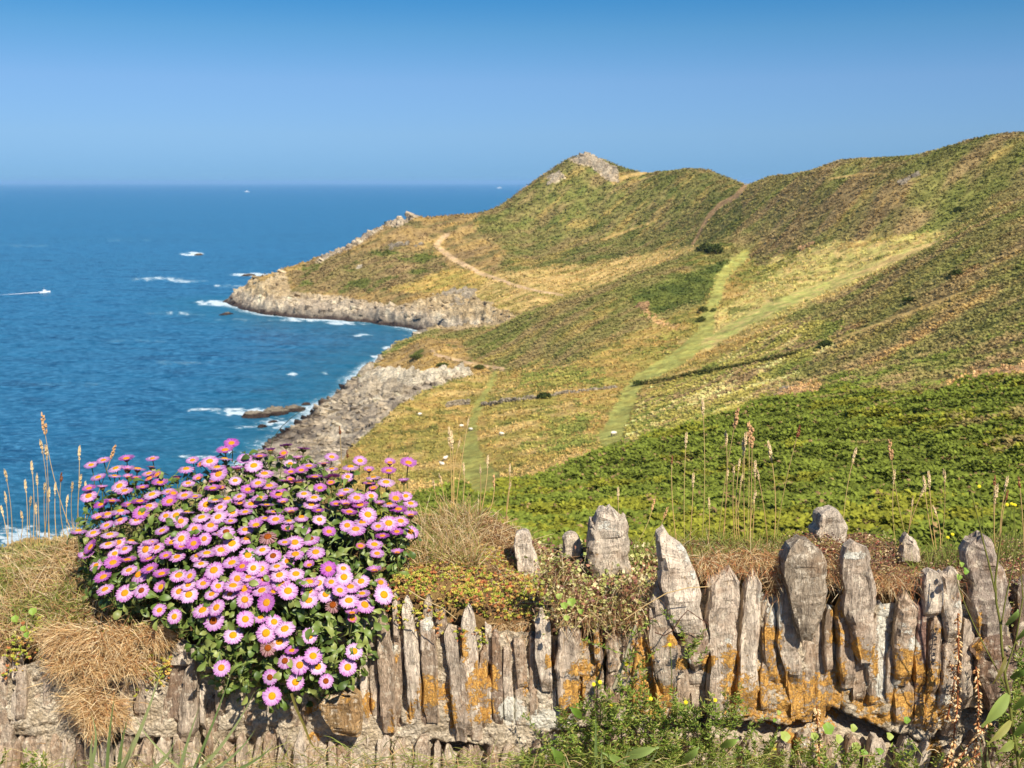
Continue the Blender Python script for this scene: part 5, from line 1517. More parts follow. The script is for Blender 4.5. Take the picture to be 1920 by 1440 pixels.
def stalk(tuft, bx, by, tx, ty, head=0, y=2.5, bendk=None, hs=1.0, green=False, lenh=None):
    a = at(bx, by + 12, y); b = at(tx, ty, y + random.uniform(-.05, .05))
    L_ = np.linalg.norm(b - a)
    k = bendk if bendk is not None else random.uniform(-.11, .11)
    mid = (a + b) / 2 + np.array([-(b - a)[2], 0, (b - a)[0]]) * k
    ts = np.linspace(0, 1, 9)[:, None]
    pts = a * (1 - ts) ** 2 + 2 * mid * ts * (1 - ts) + b * ts ** 2
    cb = lin(190,178,96) if green else lin(216,178,110)
    st_ = tube(pts, .0012, .0008, cb * .85, 4, tuft, 'stalk', None, lin(224,190,130) * .85)
    d = unit((pts[-1] - pts[-3])[None])[0]
    h = bpy.data.objects.new('seed_head', HEADS[head]); scene.collection.objects.link(h)
    h.rotation_mode = 'QUATERNION'; h.rotation_quaternion = Vector(d).to_track_quat('Z', 'Y')
    h.scale = (hs * 1.15, hs * 1.15, hs * 1.1)
    h.location = Vector(pts[-1]) - Vector(d) * (0.028 * hs) - Vector(tuft.location)
    h.parent = st_
def tuft(px, py, y, label, stalks, group='seeding grasses standing on the wall top'):
    o = empty('grass_tuft', tuple(float(v) for v in at(px, py, y)), label, 'grass', group)
    for s in stalks:
        stalk(o, *s[:4], y=y, **(s[4] if len(s) > 4 else {}))
    return o
R_ = lambda: random.randrange(4)
tuft(40, 1045, 2.45, 'pale seeding grass clump at the left end of the wall, against the sea', [(22,1010,9,882,{'hs':1.1}),(16,1010,2,950),(14,1015,9,924),(50,1010,47,902,{'hs':1.1}),(62,1005,59,867,{'hs':1.1}),(60,1010,58,932),(74,1005,69,890),(80,1010,76,827,{'hs':1.2}),(90,1010,86,837,{'hs':1.3}),(88,1010,84,907),(70,1010,67,945),(94,1010,92,917,{'hs':1.2}),(36,1010,40,960)])
tuft(135, 1040, 2.45, 'bent seeding grass clump leaning both ways just left of the daisies', [(140,1000,81,785,{'head':4,'hs':1.5,'bendk':.07}),(106,1000,104,907),(122,1000,116,887,{'head':5}),(142,1000,149,839,{'hs':1.2}),(150,990,152,892,{'hs':1.2}),(150,990,214,841,{'head':4,'hs':1.1,'bendk':-.03}),(140,1000,136,905),(156,990,160,905),(130,1000,127,930)])
tuft(642, 900, 2.5, 'thin rusty seed spikes rising behind the top right of the daisies', [(642,890,637,800,{'head':5,'hs':.9}),(653,890,651,845,{'head':5,'hs':.9})])
tuft(850, 990, 2.5, 'straw coloured grass clump standing on the wall in front of the dry field', [(846,960,842,805,{'hs':1.6}),(850,960,846,812,{'hs':1.5}),(852,965,880,779,{'head':6,'hs':1.0}),(852,960,864,819,{'head':6}),(838,960,824,890),(834,960,812,900),(860,960,869,870)])
tuft(915, 985, 2.5, 'arching pale grass clump right of the straw coloured one', [(895,970,915,856,{'head':0,'hs':1.1}),(905,970,926,896,{'head':4,'hs':.9,'bendk':-.2}),(945,975,956,872),(898,970,900,870,{'head':6}),(952,980,959,900,{'head':6})])
tuft(1190, 1030, 2.5, 'green stemmed grass clump between the two tallest grey stones', [(1166,1010,1159,916,{'hs':1.1,'green':True}),(1192,1010,1226,940,{'head':4,'hs':.9,'bendk':-.12,'green':True}),(1210,1020,1250,956,{'head':4,'hs':.9,'bendk':-.1,'green':True})])
tuft(1300, 1030, 2.48, 'grass clump with one very tall stalk above the broad leaning slate', [(1268,1000,1260,855,{'head':5,'hs':.8}),(1284,1020,1287,814,{'hs':1.3,'green':True}),(1292,1020,1300,890,{'hs':1.2}),(1315,1020,1317,750,{'hs':1.4,'green':True}),(1326,1020,1329,935)])
tuft(1395, 1030, 2.48, 'dense clump of tall seeding grass above the flat topped slates', [(1345,1020,1382,775,{'head':4,'hs':1.5,'green':True,'bendk':.03}),(1352,1020,1361,810,{'hs':1.3}),(1362,1020,1394,825,{'hs':1.5,'green':True}),(1400,1025,1404,802,{'head':4,'hs':1.5,'green':True}),(1404,1025,1410,810,{'head':4,'hs':1.6}),(1398,1020,1398,815,{'hs':1.5}),(1409,1020,1416,867,{'hs':1.4}),(1408,1020,1417,922,{'hs':1.1}),(1358,1020,1365,880),(1440,1020,1419,880,{'hs':1.1}),(1380,1020,1376,875),(1384,1020,1387,862),(1390,1025,1392,890)])
tuft(1450, 1030, 2.46, 'pair of grass stalks crossing left of the highest rounded back stone', [(1449,1020,1441,831,{'hs':1.6}),(1452,1020,1500,799,{'head':5,'hs':1.2,'bendk':.04,'green':True})])
tuft(1584, 1000, 2.46, 'single pale grass stalk standing beside the rounded back stone', [(1580,990,1605,842,{'hs':1.3,'green':True})])
tuft(1700, 1030, 2.5, 'nodding grass clump rising beside the small pointed back stone', [(1702,1010,1669,835,{'head':4,'hs':1.5,'green':True,'bendk':.04}),(1681,1020,1677,884,{'hs':1.2,'green':True}),(1698,1010,1736,910,{'hs':1.2}),(1698,1010,1712,930,{'head':6})])
tuft(1758, 1040, 2.5, 'upright grass clump right of the small pointed back stone', [(1752,1020,1732,896,{'hs':1.3}),(1756,1020,1741,887,{'hs':1.4}),(1764,1020,1770,882,{'hs':1.3,'green':True}),(1762,1020,1750,950,{'bendk':-.15})])
tuft(1880, 1070, 2.4, 'reddish grass clump above the big stone at the right end', [(1868,1050,1865,892,{'head':5}),(1870,1050,1869,912,{'hs':1.6}),(1876,1050,1889,896,{'hs':1.3}),(1920,1050,1910,895,{'head':5,'hs':1.1}),(1880,1050,1890,920,{'head':5})])

# a fine blade of fescue leaning over the sea
o = tag(tube(np.stack([at(x_, y_, 2.4) for x_, y_ in ((506,845),(512,822),(528,800),(548,782),(574,764))]), .0009, .0004, lin(90,100,70), 4), 'thin dark arching grass blade against the rocks above the daisies', 'grass blade'); o.name = 'arching_fescue'

# ------------------------------------------------------------------ coarse grass at the foot, left
def wide_blade(parent, pts, w, col):
    pts = np.asarray(pts); n = len(pts); tg = unit(np.gradient(pts, axis=0))
    s = unit(np.cross(tg, np.array([0.15, -1.0, 0.25])))
    V, Cc = [], []
    for i in range(n):
        t = i / (n - 1); ww = w * min(1, 1.6 * (1 - t) + .02) * .5
        V += [pts[i] - s[i] * ww, pts[i] + np.array([0, .0012, -.0006]), pts[i] + s[i] * ww]
        Cc += [col * (.9 + .2 * t)] * 3
    F = [(i * 3 + j, i * 3 + j + 1, i * 3 + j + 4, i * 3 + j + 3) for i in range(n - 1) for j in range(2)]
    o = mesh_np('blade', np.array(V) - np.array(parent.location), np.array(F), np.array(Cc), MAT_GREEN, True); o.parent = parent
def coarse(px, py, y, label, tips, w=.0088):
    o = empty('coarse_grass', tuple(float(v) for v in at(px, py, y)), label, 'grass', 'broad green grasses at the foot of the wall')
    for (bx, by, tx, ty, k) in tips:
        a = at(bx, by, y); b = at(tx, ty, y - .05); mid = (a + b) / 2 + np.array([-(b - a)[2], -.03, (b - a)[0]]) * k
        mid[2] += abs(k) * .03
        ts = np.linspace(0, 1, 12)[:, None]
        wide_blade(o, a * (1 - ts) ** 2 + 2 * mid * ts * (1 - ts) + b * ts ** 2, w * random.uniform(.7, 1.05), random.choice((lin(166,184,120), lin(146,170,106), lin(176,186,124), lin(132,154,90))) * .85)
coarse(200, 1450, 1.93, 'clump of long broad green blades below the straw tuft', [(200,1470,216,1300,.03),(214,1470,305,1245,-.05),(222,1470,240,1345,.05),(180,1470,176,1372,.1),(150,1470,170,1335,-.2),(206,1470,250,1380,-.1),(230,1470,330,1380,-.25)])
coarse(350, 1450, 1.95, 'clump of long broad green blades under the daisies', [(330,1470,374,1325,.02),(345,1470,478,1295,-.10),(350,1470,440,1240,-.03),(370,1460,480,1365,-.15),(380,1460,520,1390,-.2),(320,1460,285,1415,.2),(365,1460,250,1340,.12),(390,1460,545,1420,-.2)], .007)
coarse(1130, 1450, 1.95, 'clump of bluish broad blades among the yellow flowered weeds', [(1120,1470,1118,1330,.02),(1135,1470,1128,1400,.05),(1150,1470,1180,1395,-.1),(1170,1470,1235,1400,-.2),(1100,1470,1060,1420,.2),(1190,1470,1255,1425,-.1)], .008)
coarse(1850, 1450, 1.97, 'short pair of green blades at the lower right corner', [(1850,1460,1838,1385,.05),(1862,1460,1852,1400,.1)], .009)
o = empty('fallen_leaf_blade', tuple(float(v) for v in at(545, 1370, 2.0)), 'long limp olive grass leaf hanging below the lowest daisy', 'grass blade')
wide_blade(o, [at(x_, y_, 1.97) for x_, y_ in ((546,1300),(556,1330),(570,1360),(582,1392),(596,1410),(618,1426))], .005, lin(150,140,70) * .6)

# ------------------------------------------------------------------ weeds of the verge
parts = []
n = 4200
px_ = rng.uniform(-60, 2000, n); py_ = rng.normal(1432, 16, n) + 8 * (px_ < 330)
kp = rng.random(n) < np.interp(px_, [0, 200, 420, 1000, 1060, 1440, 1520, 2000], [.35, .35, .7, .7, 1, 1, .2, .25])
px_ = px_[kp]; py_ = py_[kp] + 14; n = len(px_)
q_ = np.array([at(a_, b_, c_) for a_, b_, c_ in zip(px_, py_, rng.uniform(1.90, 2.06, n))])
dv = unit(np.stack([rng.normal(0, .8, n), rng.normal(-.1, .3, n), rng.uniform(.15, 1, n)], 1))
gsel = rng.random(n) < np.interp(px_, [0, 300, 700, 1000, 1500, 1900], [.4, .5, .45, .85, .8, .7])
cc = np.where(gsel[:, None], pal(n, GRN), pal(n, STR))
parts.append(blades(q_, dv, rng.uniform(.03, .085, n), np.full(n, .0018), rng.uniform(.1, .9, n), cc * .7, cc))
V, F, Cc = merge(parts)
tag(mesh_np('verge_grass', V, F, Cc, MAT_GREEN, False), 'thin green and straw coloured grass along the foot of the wall', kind='stuff')
parts = []
WG = [lin(130,150,58), lin(112,136,50), lin(152,166,78), lin(98,118,46), lin(170,160,90)]
sp = []
for (cx, cy, rx, ry, m) in ((1110,1340,60,50,34),(1190,1330,60,50,30),(1280,1340,60,40,26),(1360,1330,40,40,18),(1120,1400,90,40,60),(1250,1400,110,36,60),(1420,1400,110,36,36),(1560,1400,60,26,16),(1700,1420,120,20,16),(1890,1380,30,60,26),(1910,1280,20,80,24),(1170,1230,20,60,10),(1290,1200,14,40,6),(1010,1420,50,20,12),(60,1425,60,20,10)):
    for _ in range(m):
        bx, by = random.gauss(cx, rx * .5), random.gauss(cy, ry * .5)
        y_ = random.uniform(1.95, 2.05)
        a = at(bx, by + 30, y_); b = a + np.array([random.gauss(0, .02), random.gauss(-.012, .012), random.uniform(.025, .06)])
        sp.append((a, b))
lv, ld = [], []
for a, b in sp:
    for t in np.linspace(.1, 1, 7):
        c = a * (1 - t) + b * t
        for _ in range(5): lv.append(c + rng.normal(0, .001, 3))
lv = np.array(lv)
parts.append(chips(lv, rng.uniform(.006, .014, len(lv)), pal(len(lv), WG), .32, .8))
A0 = np.array([a for a, b in sp]); B0 = np.array([b for a, b in sp]); L0 = np.linalg.norm(B0 - A0, axis=1)
cc = pal(len(A0), WG)
parts.append(blades(A0, (B0 - A0) / L0[:, None], L0, np.full(len(A0), .0016), np.zeros(len(A0)), cc * .8, cc))
V, F, Cc = merge(parts)
tag(mesh_np('verge_weeds', V, F, Cc, MAT_GREEN, False), 'bright green whorled weeds growing up the foot of the wall', kind='stuff')

# yellow flowers
def yflower_mesh():
    V, F, Cc = [], [], []
    for l_, (R0, z0, m) in enumerate(((.0062, 0, 12), (.0045, .0014, 9), (.0024, .0024, 6))):
        for i in range(m):
            a = 2 * math.pi * i / m + l_ * .3; d = np.array([math.cos(a), math.sin(a), .25]); s = np.array([-math.sin(a), math.cos(a), 0])
            k = len(V); c0 = np.array([0, 0, z0])
            V += [c0 - s * .0006, c0 + s * .0006, c0 + d * R0 + s * .0012, c0 + d * R0 - s * .0012]
            Cc += [lin(236,214,30) * .85] * 2 + [lin(250,236,60) * .9] * 2
            F.append((k, k + 1, k + 2, k + 3))
    return raw_mesh('flower_head', np.array(V), np.array(F), np.array(Cc), MAT_PETAL)
YF = yflower_mesh()
def yweed(px, py, y, label, heads, by=1400):
    o = empty('yellow_flowered_weed', tuple(float(v) for v in at(px, by, y)), label, 'wildflower', 'small yellow flowered weeds on and below the wall')
    for hx, hy in heads:
        a = at(px + random.uniform(-6, 6), by, y); b = at(hx, hy, y - .01); m = (a + b) / 2 + np.array([random.uniform(-.01, .01), -.01, 0])
        ts = np.linspace(0, 1, 7)[:, None]
        st_ = tube(a * (1 - ts) ** 2 + 2 * m * ts * (1 - ts) + b * ts ** 2, .0009, .0006, lin(130,140,66) * .8, 4, o, 'stem', MAT_GREEN)
        h = bpy.data.objects.new('flower_head', YF); scene.collection.objects.link(h)
        h.location = Vector(b) - Vector(o.location); h.scale = (.66,) * 3; h.rotation_euler = (random.uniform(.5, 1.1), random.uniform(-.4, .4), 0); h.parent = st_
yweed(1125, 1285, 1.99, 'weed with a pair of touching yellow flowers low on the wall', [(1113,1283),(1125,1279)], 1370)
yweed(1180, 1245, 1.99, 'weed holding one yellow flower on a slanting pale stem', [(1175,1245)], 1370)
yweed(1255, 1210, 1.99, 'short weed with the highest yellow flower on the wall face', [(1256,1209)], 1300)
yweed(1220, 1310, 1.98, 'weed with two pale yellow flowers over orange lichen', [(1220,1310),(1147,1322)], 1400)
yweed(1310, 1316, 1.98, 'weed with two small yellow flowers left of the dark ledge', [(1286,1317),(1341,1313)], 1410)
yweed(1450, 1400, 1.98, 'weed with a single yellow flower under the stone ledge', [(1452,1405)], 1440)
yweed(1880, 960, 2.35, 'yellow flower head above the stone at the right edge', [(1897,945),(1903,947),(1888,946)], 1060)
yweed(1784, 1010, 2.4, 'little yellow flowers beside the big right hand stone', [(1786,1002),(1777,1008)], 1050)
yweed(1838, 1000, 2.38, 'tall thin stem topped by one small yellow bud', [(1836,912)], 1050)

# a slanting dead stem
o = tag(tube(np.stack([at(x_, y_, 2.0) for x_, y_ in ((1150,1290),(1170,1240),(1182,1200),(1192,1172))]), .0035, .0024, lin(196,186,150) * .8, 6), 'pale slanting dead plant stem leaning on the wall face', 'dead stem'); o.name = 'dead_stem'
o = tag(tube(np.stack([at(x_, y_, 1.99) for x_, y_ in ((1170,1162),(1210,1135),(1250,1112),(1290,1102),(1328,1100))]), .0011, .0009, lin(222,190,130) * .85, 5), 'fallen straw lying across the broad leaning slate', 'straw'); o.name = 'fallen_straw'
o = tag(tube(np.stack([at(x_, y_, 1.985) for x_, y_ in ((765,1106),(790,1122),(830,1140),(855,1160))]), .0014, .0010, lin(206,180,130) * .85, 5), 'pale twig lying over the stonecrop above the thin slates', 'twig'); o.name = 'fallen_twig'

# dried pennywort spikes hanging at the right
def bell_mesh(seed):
    r = np.random.default_rng(seed); V, F, Cc = [], [], []
    n = 46; L_ = 1.0
    return r
def spike(label, pts, r, n, seed):
    pts = np.array([at(x_, y_, y2) for x_, y_, y2 in pts])
    o = empty('pennywort_spike', tuple(float(v) for v in pts[0]), label, 'dried flower spike', 'dried pennywort spikes at the right of the wall')
    ts = np.linspace(0, 1, 16); seg = np.linspace(0, 1, len(pts))
    P_ = np.stack([np.interp(ts, seg, pts[:, i]) for i in range(3)], 1)
    tube(P_, .0020, .0012, lin(170,100,62) * .8, 6, o, 'stem')
    rr = np.random.default_rng(seed); t = rr.uniform(.02, 1.0, n); a = rr.uniform(0, 6.28, n)
    B = np.stack([np.interp(t, seg, pts[:, i]) for i in range(3)], 1)
    sgn = 1.0 if pts[-1][2] > pts[0][2] else 1.0
    out = np.stack([np.cos(a), np.sin(a), np.full(n, -.7)], 1); out = unit(out)
    B = B + np.stack([np.cos(a), np.sin(a), np.zeros(n)], 1) * r * .3
    V, F, Cc = [], [], []
    s = unit(np.cross(out, np.array([0, 0, 1.0]))); u = np.cross(s, out)
    Ln = rr.uniform(.006, .0085, n)[:, None]; w = .0019
    k = 0; Vs = []
    for ring, (f_, ww) in enumerate(((0, .35), (.35, 1.0), (.8, .85), (1.0, .4))):
        for j in range(4):
            an = j * math.pi / 2
            Vs.append(B + out * Ln * f_ + (s * math.cos(an) + u * math.sin(an)) * w * ww)
    Vs = np.stack(Vs, 1).reshape(-1, 3); q_ = np.arange(n) * 16
    Fs = np.concatenate([np.stack([q_ + i * 4 + j, q_ + i * 4 + (j + 1) % 4, q_ + (i + 1) * 4 + (j + 1) % 4, q_ + (i + 1) * 4 + j], 1) for i in range(3) for j in range(4)])
    cc = np.repeat(pal(n, [lin(232,200,146), lin(222,180,120), lin(206,150,96), lin(238,214,170)]), 16, 0)
    m = mesh_np('seed_bells', Vs - np.array(o.location), Fs, cc, MAT_STRAW, True); m.parent = o; m['kind'] = 'stuff'
spike('longest dried pennywort spike hanging in front of the grey slates', [(1770,1440,1.97),(1786,1400,1.98),(1795,1330,2.0),(1797,1240,2.02),(1796,1150,2.03)], .007, 170, 1)
spike('thin dried pennywort spike right of the longest one', [(1825,1430,1.97),(1833,1380,1.98),(1835,1310,2.0),(1830,1250,2.02)], .006, 100, 2)
spike('bushy dried pennywort spike lying at the foot of the right stones', [(1760,1450,1.95),(1800,1420,1.95),(1835,1380,1.97),(1862,1340,2.0)], .007, 110, 3)
spike('short dried pennywort spike below the overhanging ledge', [(1536,1440,2.0),(1535,1400,2.0),(1533,1360,2.02),(1531,1325,2.03)], .006, 70, 4)
spike('small dried pennywort spike leaning behind the longest one', [(1775,1350,2.03),(1785,1310,2.03),(1790,1270,2.03),(1780,1240,2.04)], .006, 60, 5)
spike('drooping dried pennywort spike at the lower right corner', [(1800,1450,1.95),(1815,1430,1.95),(1840,1410,1.96),(1820,1440,1.96)], .006, 50, 6)

# round pennywort leaves under the ledge
def round_leaf(parent, loc, R, tilt, col):
    V = [np.array([0, 0, -.0015])]; Cc = [col * .9]
    n = 14
    for rr_ in (.55, 1.0):
        for j in range(n):
            a = 2 * math.pi * j / n; w = 1 + .10 * math.cos(5 * a + .4)
            V.append(np.array([R * rr_ * w * math.cos(a), R * rr_ * w * math.sin(a), .0012 * rr_ * 2 * math.cos(2 * a)])); Cc.append(col * (1 + .1 * rr_))
    F3 = [(0, 1 + j, 1 + (j + 1) % n) for j in range(n)]; F4 = [(1 + j, 1 + n + j, 1 + n + (j + 1) % n, 1 + (j + 1) % n) for j in range(n)]
    o = mesh_np('leaf', np.array(V), [np.array(F3), np.array(F4)], np.array(Cc), MAT_GREEN, True)
    o.location = Vector(loc) - Vector(parent.location); o.rotation_euler = tilt; o.parent = parent
def penny(label, leaves, y=2.0):
    o = empty('pennywort', tuple(float(v) for v in at(leaves[0][0], leaves[0][1] + 15, y)), label, 'leafy plant', 'pennywort leaves in the cracks of the wall')
    for (px, py, r) in leaves:
        round_leaf(o, at(px, py, y - random.uniform(0, .02)), r * y / 2000.0, (random.uniform(.7, 1.2), random.uniform(-.3, .3), random.uniform(-.5, .5)), random.choice((lin(150,176,74), lin(130,164,62), lin(170,184,92))) * .85)
penny('three round green leaves in the shadow under the ledge', [(1472,1380,11),(1553,1366,12),(1527,1380,8),(1573,1385,9)])
penny('round green leaves low on the wall near the slanting foot stones', [(1605,1400,9),(1620,1412,8),(1650,1408,7),(1668,1380,8),(1600,1365,8),(1700,1350,7)])
penny('tiny round leaf growing in the orange lichen', [(1460,1336,5),(1452,1350,4)], 2.03)
penny('pale round leaves beside the tall right hand stone', [(1811,1070,7),(1798,1082,6),(1803,1058,5)], 2.02)
penny('pale round leaves hanging at the lip between the tall stones', [(1072,1128,9),(1090,1146,6),(1062,1158,6),(1048,1118,6),(1058,1135,7)], 2.0)
penny('little heart shaped leaves in the turf at the far left', [(28,1160,7),(62,1146,8),(50,1190,6),(44,1178,6)], 2.06)

# the tall branching weed at the right edge
o = empty('branching_weed', tuple(float(v) for v in at(1905, 1440, 1.9)), 'tall branching green weed in front of the wall at the right edge', 'weed')
GW = lin(140,142,70) * .8
def weed_stem(pts, r0, r1, nm='stem'):
    return tube(np.stack([at(x_, y_, 1.93) for x_, y_ in pts]), r0, r1, GW, 6, o, nm, MAT_GREEN)
weed_stem([(1912,1450),(1905,1400),(1896,1345),(1892,1300),(1885,1270),(1878,1210),(1876,1170),(1868,1130),(1866,1090),(1872,1040),(1878,1000)], .0034, .0016)
weed_stem([(1884,1285),(1872,1260),(1850,1220),(1830,1180),(1812,1140),(1800,1110),(1795,1090)], .0014, .0007, 'branch')
weed_stem([(1866,1110),(1855,1060),(1842,1010),(1836,980),(1828,950),(1820,920)], .0018, .0008, 'branch')
weed_stem([(1876,1180),(1886,1120),(1900,1060),(1906,1010),(1900,960)], .0014, .0007, 'branch')
weed_stem([(1885,1260),(1905,1200),(1918,1120),(1912,1050)], .0018, .0008, 'branch')
weed_stem([(1872,1050),(1885,1020),(1896,1004)], .0010, .0006, 'branch')
def big_leaf(parent, a, b, w, col, y0=1.93):
    a = at(*a, y0); b = at(*b, y0 - .02); n = 8
    ts = np.linspace(0, 1, n); sd_ = unit(np.cross((b - a)[None], np.array([[.1, -1, .3]])))[0]
    V, Cc = [], []
    for t in ts:
        c = a * (1 - t) + b * t + np.array([0, -.012, .008]) * math.sin(t * 3.14); ww = w * .5 * math.sin(min(1, t * 1.1 + .06) * 3.0) ** .7 * (1 + .12 * math.sin(t * 22))
        V += [c - sd_ * ww + np.array([0, -.002, 0]), c, c + sd_ * ww + np.array([0, -.002, 0])]; Cc += [col, col * .85, col * 1.1]
    F = [(i * 3 + j, i * 3 + j + 1, i * 3 + j + 4, i * 3 + j + 3) for i in range(n - 1) for j in range(2)]
    q = mesh_np('leaf', np.array(V) - np.array(parent.location), np.array(F), np.array(Cc), MAT_GREEN, True); q.parent = parent
for (a_, b_, w_, c_) in (((1885,1172),(1908,1142),.014,lin(140,166,84)),((1893,1270),(1925,1255),.014,lin(110,140,60)),((1890,1300),(1840,1362),.026,lin(150,168,84)),((1895,1350),(1850,1395),.016,lin(170,166,90)),((1900,1390),(1868,1410),.018,lin(150,160,80)),((1900,1380),(1935,1340),.02,lin(120,150,66)),((1910,1420),(1940,1390),.02,lin(120,150,66)),((1885,1230),(1860,1282),.010,lin(130,120,60)),((1905,1200),(1925,1170),.012,lin(130,156,76)),((1900,1330),(1935,1290),.018,lin(118,146,64))):
    big_leaf(o, a_, b_, w_, c_ * .8)
o2 = empty('broad_leaved_weed', tuple(float(v) for v in at(1180, 1440, 1.94)), 'broad pale green leaves in the weeds at the foot of the wall', 'weed')
for (a_, b_, w_, c_) in (((1170,1420),(1235,1400),.02,lin(156,176,96)),((1180,1440),(1130,1410),.016,lin(140,164,80)),((1060,1440),(1035,1400),.02,lin(120,150,60)),((1090,1345),(1068,1325),.014,lin(120,156,56)),((1280,1430),(1310,1400),.016,lin(140,164,80)),((1350,1400),(1385,1385),.016,lin(150,176,80))):
    big_leaf(o2, a_, b_, w_, c_ * .8, 1.94)

# bramble stem over the dark slates
o = tag(tube(np.stack([at(x_, y_, 2.02) for x_, y_ in ((1228,1186),(1245,1192),(1262,1182),(1275,1160),(1290,1144),(1310,1158),(1330,1172))]), .0013, .0009, lin(110,74,56) * .8, 5), 'thin dark bramble runner curling over the broken slates', 'bramble'); o.name = 'bramble_runner'
# ------------------------------------------------------------------ things out on the land and the sea
def rock_mesh_data(R, seed, flat=0.6, ns=22, nr_=14, rough=.38):
    V = []
    for i in range(nr_ + 1):
        th = math.pi * .62 * i / nr_
        for j in range(ns):
            ph = 2 * math.pi * j / ns; V.append((math.sin(th) * math.cos(ph), math.sin(th) * math.sin(ph), math.cos(th)))
    V = np.array(V)
    n1 = fbm3(V[:, 0] * 1.7 + seed, V[:, 1] * 1.7, V[:, 2] * 1.7, 601, 4); n2 = np.abs(fbm3(V[:, 0] * 3.2 + seed, V[:, 1] * 2 + V[:, 0], V[:, 2] * 5, 605, 3))
    V = V * (1 + rough * n1 + .4 * n2)[:, None] * np.array([R, R * .7, R * flat])
    F = [(i * ns + j, (i + 1) * ns + j, (i + 1) * ns + (j + 1) % ns, i * ns + (j + 1) % ns) for i in range(nr_) for j in range(ns)]
    return V, np.array(F)
def rock(x, y, z, R, seed, label, flat=.6, col=None, group=None, name='sea_rock', elong=1.0, rz=0.0):
    V, F = rock_mesh_data(R, seed, flat)
    V[:, 0] *= elong
    c, s = math.cos(rz), math.sin(rz)
    V = np.stack([V[:, 0] * c - V[:, 1] * s, V[:, 0] * s + V[:, 1] * c, V[:, 2]], 1)
    wet = col is None
    cc = np.where(((V[:, 2] + z)[:, None] < 1.0 + .5 * fbm(V[:, 0] / 2, V[:, 1] / 2, 3)[:, None]) & wet, C['wet'] * .9, (C['rock'] * .55 if wet else col) * np.ones((len(V), 3)))
    o = mesh_np(name, V, F, cc, MAT_ROCK, False)
    o.location = (x, y, z)
    return tag(o, label, 'rock', group)
for (px, py, w, h, sd_, fl, lb) in ((480,776,42,14,1,.35,'longest low brown skerry lying in the foam off the rock shelf'),(515,770,38,20,2,.5,'highest brown skerry in the middle of the foam'),(552,766,30,16,3,.5,'brown skerry nearest the rocky shore'),
        (574,757,14,8,4,.6,'small dark rock beside the shelf at the inner end of the skerries'),(492,798,14,8,5,.6,'small dark rock awash in front of the skerries'),(512,790,16,8,6,.5,'low dark rock between the skerries and the shelf'),
        (372,477,12,5,7,.6,'tiny dark rock breaking white foam far out at sea'),(466,515,22,5,8,.4,'flat dark reef in the foam off the headland tip'),(640,750,14,8,9,.6,'dark rock in the surf under the rock shelf'),
        (655,722,10,7,10,.6,'small rock in the surf below the spur'),(425,588,26,6,11,.35,'wet brown rock at the very tip of the headland'),(720,672,14,6,12,.5,'small rock in the breakers in the inner bay'),(800,625,60,7,13,.25,'long low dark rock ledge below the far cliff')):
    x, y = W(px, py + h * .3); R = w * y / 2000 * .5
    rock(x, y, -.2, R, sd_ * 3.7, lb, max(.18, h * y / 2000 * .75 / R if R else .5) if h / w > .3 else .3, None, 'rocks standing in the sea', 'sea_rock', 1.2, .1 * sd_)
# crags on the land
def outcrop(pxs_, label, n, sz_, seed, col):
    xs = [hit(px, py) for px, py in pxs_]
    o = empty('rock_outcrop', xs[0], label, 'rock outcrop', 'rock outcrops on the headland and cliffs')
    r = np.random.default_rng(seed); V, F, Cc, k = [], [], [], 0
    for i in range(n):
        t = r.random() * (len(xs) - 1); a, b = xs[int(t)], xs[min(int(t) + 1, len(xs) - 1)]; f = t - int(t)
        c = np.array(a) * (1 - f) + np.array(b) * f + r.normal(0, 1, 3) * np.array([sz_ * .8, sz_ * .8, 0])
        c[2] = ground_at(c[0], c[1]) - sz_ * .15
        R = sz_ * r.uniform(.35, 1.0)
        v, f_ = rock_mesh_data(R, seed * 11 + i * 1.7, r.uniform(.7, 1.5), 10, 7, .55)
        v[:, 0] += v[:, 2] * .35
        cc = np.ones((len(v), 3)) * col * r.uniform(.7, 1.15)
        q = mesh_np('boulder', v, f_, cc, MAT_ROCK, False); q.location = Vector(c) - Vector(o.location); q.parent = o
RC = C['rockl'] * .95
outcrop([(725,412),(742,404),(755,400),(772,404),(800,404)], 'pale jagged crag on the skyline where the headland drops to the sea', 22, 3.2, 21, RC)
outcrop([(1080,305),(1100,298),(1125,305),(1140,325),(1130,318),(1148,335)], 'pale rocky summit crag of the highest headland hill', 26, 3.2, 22, C['rock'])
outcrop([(1030,335),(1045,330),(1040,345)], 'small grey crag on the left shoulder of the summit hill', 9, 2.2, 23, C['rock'])
outcrop([(600,488),(640,462),(680,440)], 'thin broken line of pale rocks along the seaward skyline', 14, 2.0, 24, RC)
outcrop([(727,464),(745,460),(770,461),(790,463)], 'dark broken ledge of rock below the skyline crag', 16, 1.8, 25, C['rock'] * .6)
outcrop([(715,708),(735,712),(760,716),(780,718),(800,716)], 'jagged grey rock face below the golden spur', 80, 3.2, 26, C['rockl'])
outcrop([(790,712),(820,708),(850,703),(868,700)], 'dark edged line of rocks running right from the jagged face', 40, 2.3, 27, C['rockl'])
outcrop([(700,700),(705,720),(715,735),(745,740)], 'broken grey rocks stepping down towards the sea', 34, 2.6, 28, C['rock'])
outcrop([(815,552),(840,552),(870,550),(885,556),(850,575)], 'lichened boulder scree above the far cliff', 46, 2.4, 29, C['rock'] * .8)
outcrop([(670,503),(680,500)], 'little cluster of white stones on the brown headland slope', 6, 1.2, 30, RC)
outcrop([(1198,572),(1208,585)], 'bare pinkish rock scar in the side of the middle mound', 10, 1.6, 31, C['sand'])
